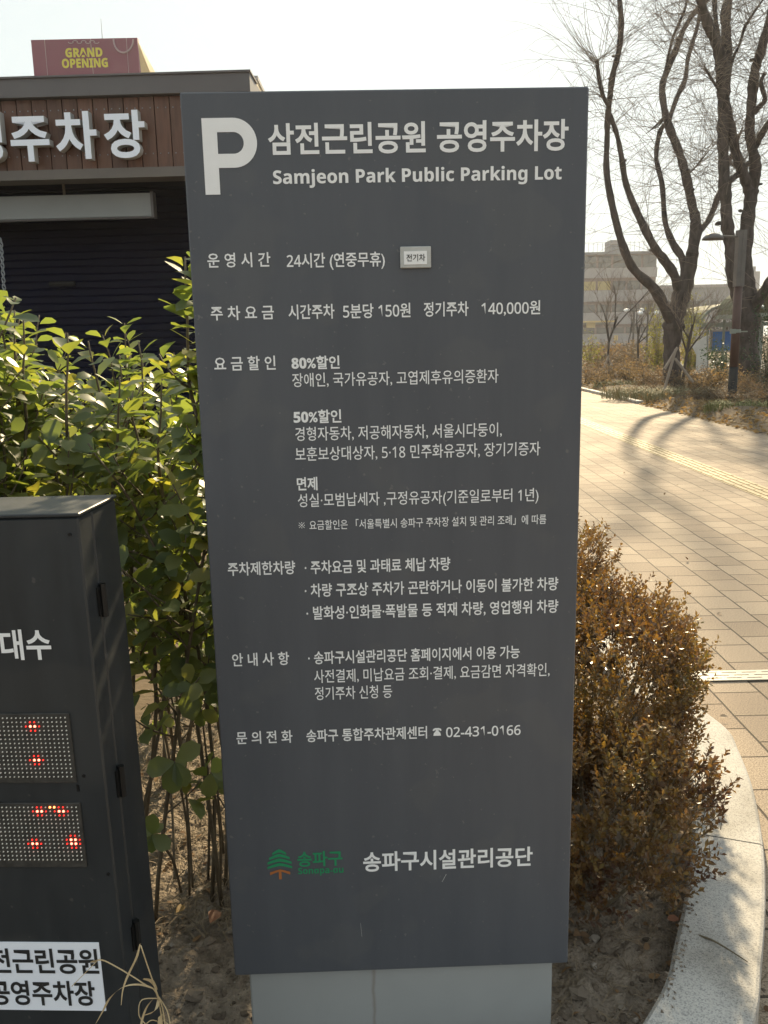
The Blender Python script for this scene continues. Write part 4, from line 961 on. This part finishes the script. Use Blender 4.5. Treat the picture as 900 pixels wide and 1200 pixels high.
limb(tb, [(850, 95), (851.5, 70), (851, 40), (850.5, 14), (854.5, -4), (862, -60), (864, -140)], [13, 11.5, 11, 11, 9.5, 7, 3], YB-.5, YB+.5)
limb(tb, [(844, 60), (841, 40), (838.5, 20), (837.5, 0), (838, -70)], [6, 5.2, 4.8, 4.4, 2], YB-.5, YB-.3, 6)
limb(tb, [(856, 79), (860, 66), (866, 54), (872, 34), (876, 26), (884, 14), (893, 1), (900, -14)], [4, 3.2, 3, 3.2, 3.4, 2.6, 2, .8], YB-.4, YB-1.5, 6)
limb(tb, [(842, 104), (836, 96), (831, 88), (825.5, 78)], [4.5, 3.2, 2.6, 1.6], YB-.5, YB-1.0, 6)
limb(tb, [(878, 222), (872, 206), (866, 190), (860, 168), (855, 142), (850, 116)], [14, 12, 11, 10.5, 10, 10], YB, YB-.5)
limb(tb, [(853, 214), (861, 207), (871, 200), (877, 190)], [8, 7, 6, 5], YB-.4, YB+.2)
limb(tb, [(882, 222), (885, 200), (884, 185), (880, 166), (878.5, 150), (881, 118), (884.5, 84), (890, 66), (897, 40), (903, 16), (915, -60)], [13, 13.5, 12, 11, 11, 11, 10.5, 11, 9.5, 9, 4], YB, YB-1.2)
limb(tb, [(882, 178), (889, 164), (897, 150), (912, 128), (925, 90)], [8, 7.5, 7, 6, 4], YB, YB-1.4)
limb(tb, [(884, 133), (889, 126), (896.5, 117), (893, 103), (892, 95), (896, 86)], [6.5, 5.6, 5.2, 4.6, 4.4, 4], YB-.6, YB-1.0, 7)
limb(tb, [(878, 374), (886, 356), (894, 343), (906, 326), (925, 300), (940, 250)], [14, 13, 12, 12, 10, 7], YB, YB-1.0)
kn = MB()
for i, (x, y, w) in enumerate(((842, 262, 6), (868, 247, 4.5), (890, 216, 5.5), (883, 70, 8), (896, 87, 4), (876, 27, 3.6), (885, 190, 6))):
    kn = MB(); knob(kn, at(x, y, YB-.1), w*.5*YB/1000*1.25, 340+i); kn.build('pruning_knob', M['bark'], tb, smooth=True)
tw = MB(); rr = np.random.default_rng(502); add_twigs(tw, pth, 420, rr, .8, 3.0, .0068, 4, .12); tw.build('twigs', M['twig'], tb)

def small_tree(x, y, Yd, h, seed, label, lean=0.0, rad=.05):
    r = np.random.default_rng(seed); base = at(x, y, Yd); base.z = .12
    root = thing('young_tree', label, 'tree', tuple(base), 'young bare trees in the verge')
    tk, tg = MB(), MB(); ends = []
    def grow(p, d, L, rd, lev):
        n = 5; pts = [p]
        for k in range(n):
            d = d+r.normal(0, .09, 3)+np.array([0, 0, .05]); d /= np.linalg.norm(d); pts.append(pts[-1]+d*L/n)
        (tk if lev < 2 else tg).tube(pts, list(np.linspace(rd, rd*.55, n+1)), 6 if lev < 2 else 3, cap=False)
        if lev >= 4: return
        for k in range([4, 4, 4, 3][lev]):
            t = r.uniform(.45, 1) if lev else r.uniform(.6, 1); q = pts[int(t*n)]; az = r.uniform(0, 6.28); nd = d*.9+np.array([math.cos(az), math.sin(az), .1])*r.uniform(.35, .8); nd /= np.linalg.norm(nd)
            grow(q, nd, L*r.uniform(.5, .75), rd*.5, lev+1)
    grow(np.array(base)-np.array([0, 0, .1]), np.array([lean, 0, 1.]), h*.42, rad, 0)
    tk.build('trunk', M['bark'], root, smooth=True); tg.build('twigs', M['twig'], root)
small_tree(713, 452, 30, 5.4, 61, 'young bare tree with wooden stakes nearest the sign edge')
small_tree(748, 440, 36, 5.0, 62, 'thin young tree between the staked tree and the dark trunk')
small_tree(735, 440, 48, 5.5, 63, 'small distant bare tree before the school building')
small_tree(768, 440, 40, 4.0, 64, 'slender young tree left of the big pruned trunk', rad=.04)
small_tree(851, 440, 33.5, 4.2, 65, 'thin bare tree rising behind the bus shelter', .1, rad=.03)
small_tree(797, 462, 21.6, 4.2, 66, 'young sapling standing in front of the big pruned trunk', .08, rad=.045)
small_tree(820, 440, 46, 5.0, 67, 'faint young tree between the two big bare trees', rad=.05)

def stakes(poles, label, Y):
    root = thing('tree_stake', label, 'tree support', tuple(at(*poles[0][0], Y)), 'wooden tree supports')
    for (a, c) in poles:
        m = MB(); p0, p1 = at(*a, Y), at(*c, Y); m.tube([p0, p1], .032, 7); m.build('pole', M['stake'], root)
    return root
stakes([((776, 466), (792, 409)), ((779, 432), (794, 407)), ((812, 448), (791, 420))], 'pale wooden tripod stakes round the big pruned tree', 19.9)
stakes([((694, 462), (714, 416)), ((727, 450), (712, 418))], 'pale wooden stakes beside the young tree at the sign edge', 28)
stakes([((749, 440), (759, 414)), ((766, 440), (757, 415))], 'distant wooden stakes left of the pruned trunk', 36)
stakes([((880, 478), (915, 448)), ((934, 486), (914, 446))], 'wooden stakes at the right edge of the photo', 17.5)

# ------------------------------------------------------------------ lamp post
LY = 18.0; lq = gnd(857, 480)
lp = thing('lamp_post', 'two tone brown and grey lamp post with one arm', 'street lamp', (at(857, 477, LY).x, LY, .08))
lx = at(857, 477, LY).x
def lz(y): return at(858, y, LY).z
m = MB(); m.tube([(lx, LY, 0), (lx, LY, lz(470)), (lx, LY, lz(430))], [.105, .095, .092], 14); m.build('base_sleeve', M['dark_pole'], lp, smooth=True)
m = MB(); m.tube([(lx, LY, lz(431)), (lx, LY, lz(334))], [.088, .085], 14); m.build('pole', M['rust_pole'], lp, smooth=True)
m = MB(); m.box((lx-.085, LY-.085, lz(336)), (lx-.004, LY+.085, lz(270))); m.box((lx+.004, LY-.085, lz(336)), (lx+.085, LY+.085, lz(270))); m.build('top_channel', M['grey_pole'], lp)
m = MB(); m.tube([(lx-.05, LY, lz(277.5)), (at(846, 277, LY).x, LY, lz(276.5))], .022, 8); m.build('arm', M['grey_pole'], lp)
hx0, hx1 = at(823, 277, LY).x, at(848, 277, LY).x; V = []; F = []; nseg = 14
prof = [(0, .02, .0), (.08, .10, .045), (.25, .17, .105), (.5, .19, .12), (.75, .14, .10), (.92, .07, .06), (1, .035, .03)]
m = MB()
for (t, w, hh_) in prof:
    xx = hx0+(hx1-hx0)*t; zc = lz(279.5)
    for k in range(nseg):
        a = 2*math.pi*k/nseg; sz = math.sin(a); m.v.append((xx, LY+w*math.cos(a), zc+(hh_*sz if sz > 0 else .03*sz)))
for i in range(len(prof)-1):
    for k in range(nseg): m.f.append((i*nseg+k, i*nseg+(k+1) % nseg, (i+1)*nseg+(k+1) % nseg, (i+1)*nseg+k))
m.f.append(tuple(range(nseg))); m.f.append(tuple(reversed(range((len(prof)-1)*nseg, len(prof)*nseg)))); m.build('lamp_head', M['grey_pole'], lp, smooth=True)
m = MB(); m.tube([(lx, LY, lz(390)), (lx, LY, lz(386))], .1, 12); m.box((lx+.09, LY-.02, lz(389.4)), (lx+.24, LY+.02, lz(388)));  m.box((lx-.16, LY-.12, lz(391)), (lx-.04, LY-.09, lz(385.5))); m.build('clamp_band', M['frame_green'], lp)

# ------------------------------------------------------------------ bus shelters
def shelter(x0, x1, ye, yt, Y, L, label):
    a, c = at(x0, ye, Y), at(x1, ye, Y); zc = at((x0+x1)/2, yt, Y).z; ze = a.z; rx = (c.x-a.x)/2; cx = (a.x+c.x)/2
    root = thing('bus_shelter', label, 'shelter', (cx, Y, .05), 'arched bus shelters beyond the verge')
    m = MB(); n = 16; nl = 22
    for j in range(nl+1):
        yy = Y+L*j/nl; bulge = .035 if j % 2 else 0
        for i in range(n+1):
            t = math.pi*i/n; m.v.append((cx-math.cos(t)*(rx+bulge), yy, ze+math.sin(t)*(zc-ze+bulge)))
    for j in range(nl):
        for i in range(n): s = j*(n+1)+i; m.f.append((s, s+1, s+n+2, s+n+1))
    m.build('canopy', M['roof_shell'], root)
    m = MB(); m.tube([(cx-math.cos(t)*(rx+.03), Y-.03, ze+math.sin(t)*(zc-ze+.03)) for t in np.linspace(0, math.pi, 17)], .05, 6); m.box((a.x-.06, Y-.1, ze-.16), (c.x+.06, Y-.02, ze-.02)); m.box((a.x-.08, Y, ze-.14), (a.x+.06, Y+L, ze-.02)); m.box((c.x-.06, Y, ze-.14), (c.x+.08, Y+L, ze-.02)); m.build('roof_frame', M['frame_green'], root)
    for xx in (a.x+.24, c.x-.24):
        for yy in (Y+.1, Y+L-.15):
            m = MB(); m.tube([(xx, yy, 0), (xx, yy, ze-.14)], .05, 8); m.build('post', M['frame_green'], root)
    return root, a, c, ze
sh, a, c, ze = shelter(823, 903, 378, 355.5, 31, 3.4, 'arched pale green bus shelter with blue board behind the lamp post')
q0, q1 = at(833.5, 411, 31.3), at(872, 388, 31.3)
m = MB(); m.box((q0.x, 31.3, q0.z), (q1.x, 31.36, q1.z)); m.build('blue_board', M['blue'], sh)
m = MB(); m.box((q0.x-.05, 31.29, q1.z), (q1.x+.05, 31.37, q1.z+.06)); m.box((q0.x-.06, 31.29, q0.z-.06), (q1.x+.05, 31.37, q0.z)); m.box((q0.x-.05, 31.288, q0.z-.01), (q0.x+.02, 31.372, q1.z+.01)); m.build('board_frame', M['wall_pale'], sh)
shelter(886, 950, 366, 336, 27, 3.2, 'arched bus shelter at the right edge of the photo')
wb = thing('white_board', 'tilted white board standing beside the blue bus shelter', 'board', tuple(at(820, 437, 28)))
m = MB(); P0 = [at(x, y, 28) for x, y in ((810, 404), (828, 393), (828.5, 436), (815, 437), (816, 416))]; P1 = [q+Vector((.02, .05, 0)) for q in P0]
m.add(P0+P1, [(0, 4, 3, 2, 1), (5, 6, 7, 8, 9)]+[(i, (i+1) % 5, 5+(i+1) % 5, 5+i) for i in range(5)]); m.build('sheet', M['white_board'], wb)
m = MB(); m.tube([at(829.5, 440, 28), at(829.5, 393, 28)], .02, 6); m.build('post', M['steel'], wb)

# ------------------------------------------------------------------ verge planting
def shrub_proto(name, label, group, mleaf, h, rx, nleaf, seed, twiggy=30, lsz=.05, cat='shrub', cone=False):
    r = np.random.default_rng(seed); root = thing(name, label, cat, (0, 0, 0), group); st = MB(); P, D, N_, Z = [], [], [], []
    tips = []
    for k in range(twiggy):
        az = r.uniform(0, 6.28); q = r.uniform(.15, 1)**.7; e = np.array([math.cos(az)*rx*q, math.sin(az)*rx*q, h*(r.uniform(.55, 1.05)-(.35*q*q if not cone else .85*q))]); mid = e*np.array([.4, .4, .55])
        pts, rd = smooth_path([np.zeros(3), mid, e], [.009, .006, .003], 4); st.tube(pts, rd, 4, cap=False); tips.append(pts)
        for w in range(3):
            t0 = np.array(pts[int(r.integers(3, len(pts)))]); st.tube([t0, t0+r.normal(0, .14, 3)+np.array([0, 0, .1])], [.004, .002], 3, cap=False)
    for k in range(nleaf):
        pts = tips[int(r.integers(len(tips)))]; c = np.array(pts[int(r.integers(2, len(pts)))])+r.normal(0, .08 if not cone else .06, 3)*min(1.6, h)
        if c[2] < .02: c[2] = .02+r.random()*.05
        P.append(c); D.append(r.normal(0, 1, 3)+np.array([0, 0, .3])); N_.append(r.normal(0, 1, 3)+np.array([0, 0, .6])); Z.append(lsz*r.uniform(.6, 1.3))
    st.build('branches', M['stem'], root); lf = MB(); leaves(lf, P, D, N_, Z, ST, SF); lf.build('foliage', mleaf, root)
    return root
G1 = 'dry shrubs in the far verge'
pr = [shrub_proto('dry_shrub', 'x', G1, M['dryleaf'], .75, .6, 950, 71), shrub_proto('dry_shrub', 'x', G1, M['goldleaf'], .8, .65, 900, 72), shrub_proto('dry_shrub', 'x', G1, M['dryleaf'], .55, .75, 750, 73, 44)]
spots_ = [(690, 452, 27, 0, 1.5, 'dark dry shrub at the sign edge'), (703, 452, 30, 0, 1.6, 'brown dry shrub behind the staked young tree'), (702, 458, 25, 1, .95, 'small golden dry shrub at the path edge by the sign'), (722, 452, 29, 0, 1.5, 'russet dry shrub right of the staked young tree'),
 (738, 458, 25.5, 1, 1.5, 'golden brown dry shrub in the middle of the verge'), (756, 460, 24, 1, 1.4, 'wide golden dry shrub left of the pruned trunk'), (752, 448, 32, 0, 1.5, 'darker dry shrub behind the golden ones'), (772, 463, 23.0, 0, 1.3, 'brown dry shrub touching the staked trunk'),
 (806, 465, 21.6, 0, 1.4, 'brown dry shrub just right of the staked trunk'), (822, 468, 21, 1, 1.25, 'straw coloured shrub in front of the white board'), (838, 470, 20.5, 1, 1.35, 'golden dry shrub left of the lamp post'), (842, 483, 18.0, 2, 1.15, 'sprawling grey brown shrub at the foot of the lamp post'),
 (873, 470, 20.4, 1, 1.3, 'golden dry shrub right of the lamp post'), (890, 474, 18.5, 0, 1.25, 'brown dry shrub below the dark conifer'), (880, 487, 16.6, 2, 1.0, 'low twiggy shrub between lamp post and stakes'), (905, 486, 16.2, 0, 1.2, 'dry brown shrub at the right photo edge'),
 (697, 440, 38, 0, 2.6, 'far russet shrub beyond the staked young tree by the sign'), (718, 440, 41, 0, 2.8, 'far brown shrub under the twin park lamps, leftmost'), (738, 440, 39, 1, 2.6, 'far tan shrub under the left twin park lamp'), (757, 440, 37, 0, 2.5, 'far brown shrub left of the yellow green shrub'), (786, 440, 40, 0, 2.6, 'far brown shrub hidden behind the pruned trunk'), (815, 440, 38, 1, 2.6, 'far tan shrub just left of the bus shelter'),
 (790, 476, 21.0, 2, .9, 'low twiggy shrub at the foot of the stakes'), (765, 470, 22.0, 2, .9, 'low dry shrub left of the stake foot'), (818, 482, 18.6, 2, .9, 'low tangled shrub at the path edge left of the lamp post')]
for i, (x, y, Yd, kd, sc, lab) in enumerate(spots_):
    q = at(x, y, Yd); loc = (q.x, Yd, .10)
    copy_thing(pr[kd], loc, i*1.7, sc, lab, .62)
for o in pr:
    for ch in list(o.children): bpy.data.objects.remove(ch)
    bpy.data.objects.remove(o)
def place(proto, x, y, Yd, z=.08): q = at(x, y, Yd); proto.location = (q.x, Yd, z); return proto
place(shrub_proto('yellow_green_shrub', 'yellow green feathery shrub left of the pruned trunk', 'yellow green shrubs', M['yelgreen'], 2.6, .55, 1700, 81, 26, .07), 771, 440, 31)
place(shrub_proto('yellow_green_shrub', 'tall yellow green shrub between pruned trunk and white board', 'yellow green shrubs', M['yelgreen'], 3.0, .75, 2000, 82, 30, .07), 806, 440, 30)
place(shrub_proto('broadleaf_shrub', 'dark glossy green shrub in front of the blue board', None, M['darkgreen'], 1.25, .62, 1100, 83, 24, .075), 843, 440, 25)
place(shrub_proto('dark_conifer', 'dark green conifer at the right edge behind the thick tree', None, M['darkgreen'], 3.0, .75, 2600, 84, 40, .06, 'tree', True), 899, 445, 20.5)
place(shrub_proto('round_evergreen', 'small round olive shrub beside the sign edge far off', None, M['yelgreen'], 1.7, .6, 700, 85, 20, .08), 690, 440, 36)
# grass tufts
M['greengrass'] = mat('green_grass', (.13, .15, .045), (.20, .20, .075), 4, .7)
M['palegrass'] = mat('pale_grass', (.19, .18, .09), (.26, .23, .12), 4, .7)
def grass(x, y, Yd, rx, h, n, mt, label, seed):
    r = np.random.default_rng(seed); q = at(x, y, Yd); root = thing('grass_clump', label, 'grass', (q.x, Yd, .07), 'grass clumps along the verge'); m = MB()
    for k in range(n):
        a = r.uniform(0, 6.28); d = rx*math.sqrt(r.random()); b = np.array([q.x+math.cos(a)*d*1.3, Yd+math.sin(a)*d, .05]); az = r.uniform(0, 6.28); L = h*r.uniform(.6, 1.2); o = np.array([math.cos(az), math.sin(az), 0])
        m.ribbon([b, b+o*L*.25+np.array([0, 0, L*.6]), b+o*L*.65+np.array([0, 0, L*.75])], [.014, .011, .003], (-o[1], o[0], .2))
    m.build('blades', mt, root)
grass(752, 472, 20.6, .75, .34, 620, M['palegrass'], 'pale olive grass clump left of the stake foot', 91)
grass(795, 478, 19.4, .6, .36, 560, M['palegrass'], 'grey green grass clump right of the stake foot', 92)
grass(868, 489, 16.0, .55, .30, 620, M['greengrass'], 'bright green grass clump at the foot of the lamp post', 93)
grass(738, 463, 24.5, .8, .3, 420, M['greengrass'], 'dark green low grass at the path edge under the golden shrub', 94)
# leaf litter at the path edge
r = np.random.default_rng(95); m = MB(); P, D, N_, Z = [], [], [], []
for k in range(3800):
    yy = 11+18*r.random()**1.2; xx = 5.78+abs(r.normal(0, .8)); zz = .02+min(1, max(0, (xx-5.9)/.5))*.16
    P.append((xx, yy, zz)); D.append(r.normal(0, 1, 3)*np.array([1, 1, .35])); N_.append(r.normal(0, .5, 3)+np.array([0, 0, 1])); Z.append(r.uniform(.04, .11))
leaves(m, P, D, N_, Z, ST, SF, 1.3); tag(m.build('fallen_leaves', M['goldleaf']), 'dry leaves drifted along the far edge of the path', 'leaf litter', kind='stuff')

r = np.random.default_rng(131); m = MB(); P, D, N_, Z = [], [], [], []
for k in range(330):
    yy = 2+16*r.random()**1.5; xx = r.uniform(1.35, 5.8)
    P.append((xx, yy, .008)); D.append(r.normal(0, 1, 3)*np.array([1, 1, .12])); N_.append(r.normal(0, .2, 3)+np.array([0, 0, 1])); Z.append(r.uniform(.004, .012) if r.random() < .8 else r.uniform(.02, .04))
leaves(m, P, D, N_, Z, ST, SF, 1.1); tag(m.build('leaf_scraps', M['litter']), 'scattered grit and leaf scraps lying on the brick path', 'leaf scraps', kind='stuff')

# ================================================================== FAR BUILDINGS
FY = 115.0
fb = thing('school_building', 'long four storey building with pale bands and brick beyond the bare trees', 'building', (28, FY, 0))
x0, x1 = at(560, 300, FY).x, at(771, 300, FY).x
def fz(y): return at(720, y, FY).z
def strip(mb, ya, yb, out=0.0): mb.box((x0, FY-out, fz(yb)), (x1, FY+14, fz(ya)))
m = MB(); m.box((x0+.05, FY+.3, 0), (x1-.05, FY+13.9, fz(298))); m.build('wall', M['wall_pink'], fb)
floors = [(296, 314, 325.5), (326, 340, 353), (353.5, 366, 380), (380.5, 391, 404), (404.5, 414, 428)]
for (ya, ym, yb) in floors:
    m = MB(); m.box((x0, FY, fz(yb)), (x1, FY+.28, fz(ym))); m.build('spandrel', M['wall_pale'], fb)
    nW = 12
    for k in range(nW):
        u0 = x0+(x1-x0)*(k+.08)/nW; u1 = x0+(x1-x0)*(k+.92)/nW
        wm = M['yellow_panel'] if (ya == 326 and k in (7, 8)) else M['glass']
        m = MB(); m.box((u0, FY+.22, fz(ym)+.05), (u1, FY+.34, fz(ya)-.35)); m.build('window', wm, fb)
m = MB(); m.box((x0-.1, FY-.1, fz(298)), (x1+.1, FY+14, fz(295))); m.build('roof_edge', M['wall_grey'], fb)
m = MB(); 
for k in range(40):
    xx = x0+(x1-x0)*k/39; m.tube([(xx, FY+.2, fz(295)), (xx, FY+.2, fz(284))], .03, 4)
m.tube([(x0, FY+.2, fz(284)), (x1, FY+.2, fz(284))], .03, 4); m.build('railing', M['wall_pale'], fb)
q0, q1 = at(713, 295, FY+3), at(727, 282, FY+3); m = MB(); m.box((q0.x, FY+2, fz(296)), (q1.x, FY+5, q1.z)); m.build('rooftop_unit', M['wall_grey'], fb)
m = MB(); m.box((at(640, 376, FY).x, FY-.6, fz(377.5)), (at(719, 376, FY).x, FY, fz(375.5))); m.build('awning', M['gold_wall'], fb)
m = MB(); m.box((at(687, 380, FY).x, FY-.3, fz(383.5)), (at(697, 380, FY).x, FY-.02, fz(377.6))); m.box((at(719.5, 393, FY).x, FY-.3, fz(399)), (at(723.5, 393, FY).x, FY-.02, fz(393))); m.build('sign_board', M['gold_wall'], fb)
gb = thing('grey_building', 'low grey building seen between the two big bare trees', 'building', (45, 128, 0))
GY = 128; xa, xb = at(768, 340, GY).x, at(866, 336, GY).x; zt = at(815, 337, GY).z
m = MB(); m.box((xa, GY, 0), (xb, GY+12, zt)); m.build('wall', M['wall_grey'], gb)
m = MB(); m.box((xa-.3, GY-.3, zt), (xb+.3, GY+12, zt+.4)); m.build('roof_edge', M['wall_pale'], gb)
for k in range(9):
    for f in range(3):
        m = MB(); u = xa+(xb-xa)*(k+.15)/9; z = zt-1.9-f*3; m.box((u, GY-.03, z-1.2), (u+(xb-xa)*.7/9, GY+.05, z)); m.build('window', M['glass'], gb)
tbld = thing('distant_tower', 'pale narrow tower block peeking out right of the thick trunk', 'building', (at(889, 400, 150).x, 150, 0))
m = MB(); u0, u1 = at(883, 318, 150), at(891, 318, 150); m.box((u0.x, 150, 0), (u1.x, 156, u0.z)); m.build('wall', M['wall_pale'], tbld)
m = MB(); m.box((u0.x+.35, 151, u0.z), (u1.x-.35, 155, u0.z+.9)); m.build('roof_box', M['wall_grey'], tbld)
# twin park lamps
def park_lamp(x, yt, yb, Y, label):
    b = at(x, yb, Y); tz = at(x, yt, Y).z; root = thing('park_lamp', label, 'street lamp', (b.x, Y, 0), 'park lamps before the school')
    m = MB(); m.tube([(b.x, Y, 0), (b.x, Y, tz)], [.06, .04], 8); m.build('pole', M['grey_pole'], root)
    for s in (-1, 1):
        m = MB(); m.tube([(b.x, Y, tz-.1), (b.x+s*.18, Y, tz+.05), (b.x+s*.34, Y, tz)], [.02, .03, .03], 6); m.build('arm', M['grey_pole'], root)
        m = MB(); stone_mesh(m, (b.x+s*.34, Y, tz-.02), .13, np.random.default_rng(9)); m.build('lamp_head', M['white'], root, smooth=True)
park_lamp(741, 363, 428, 42, 'double headed park lamp with white heads left of the other')
park_lamp(757, 366, 432, 38, 'double headed park lamp nearer the pruned trunk')

# ------------------------------------------------------------------ backlit winter haze over the whole place
hm = bpy.data.materials.new('haze'); hm.use_nodes = True; N = hm.node_tree.nodes; L = hm.node_tree.links
for n_ in list(N):
    if n_.type == 'BSDF_PRINCIPLED': N.remove(n_)
pv = N.new('ShaderNodeVolumePrincipled'); pv.inputs['Color'].default_value = (.93, .96, 1.0, 1); pv.inputs['Density'].default_value = .00065; pv.inputs['Anisotropy'].default_value = .45
L.new(pv.outputs[0], N['Material Output'].inputs['Volume'])
m = MB(); m.box((-505, -155, -1.06), (505, 905, 18.5)); tag(m.build('haze', hm), kind='stuff')
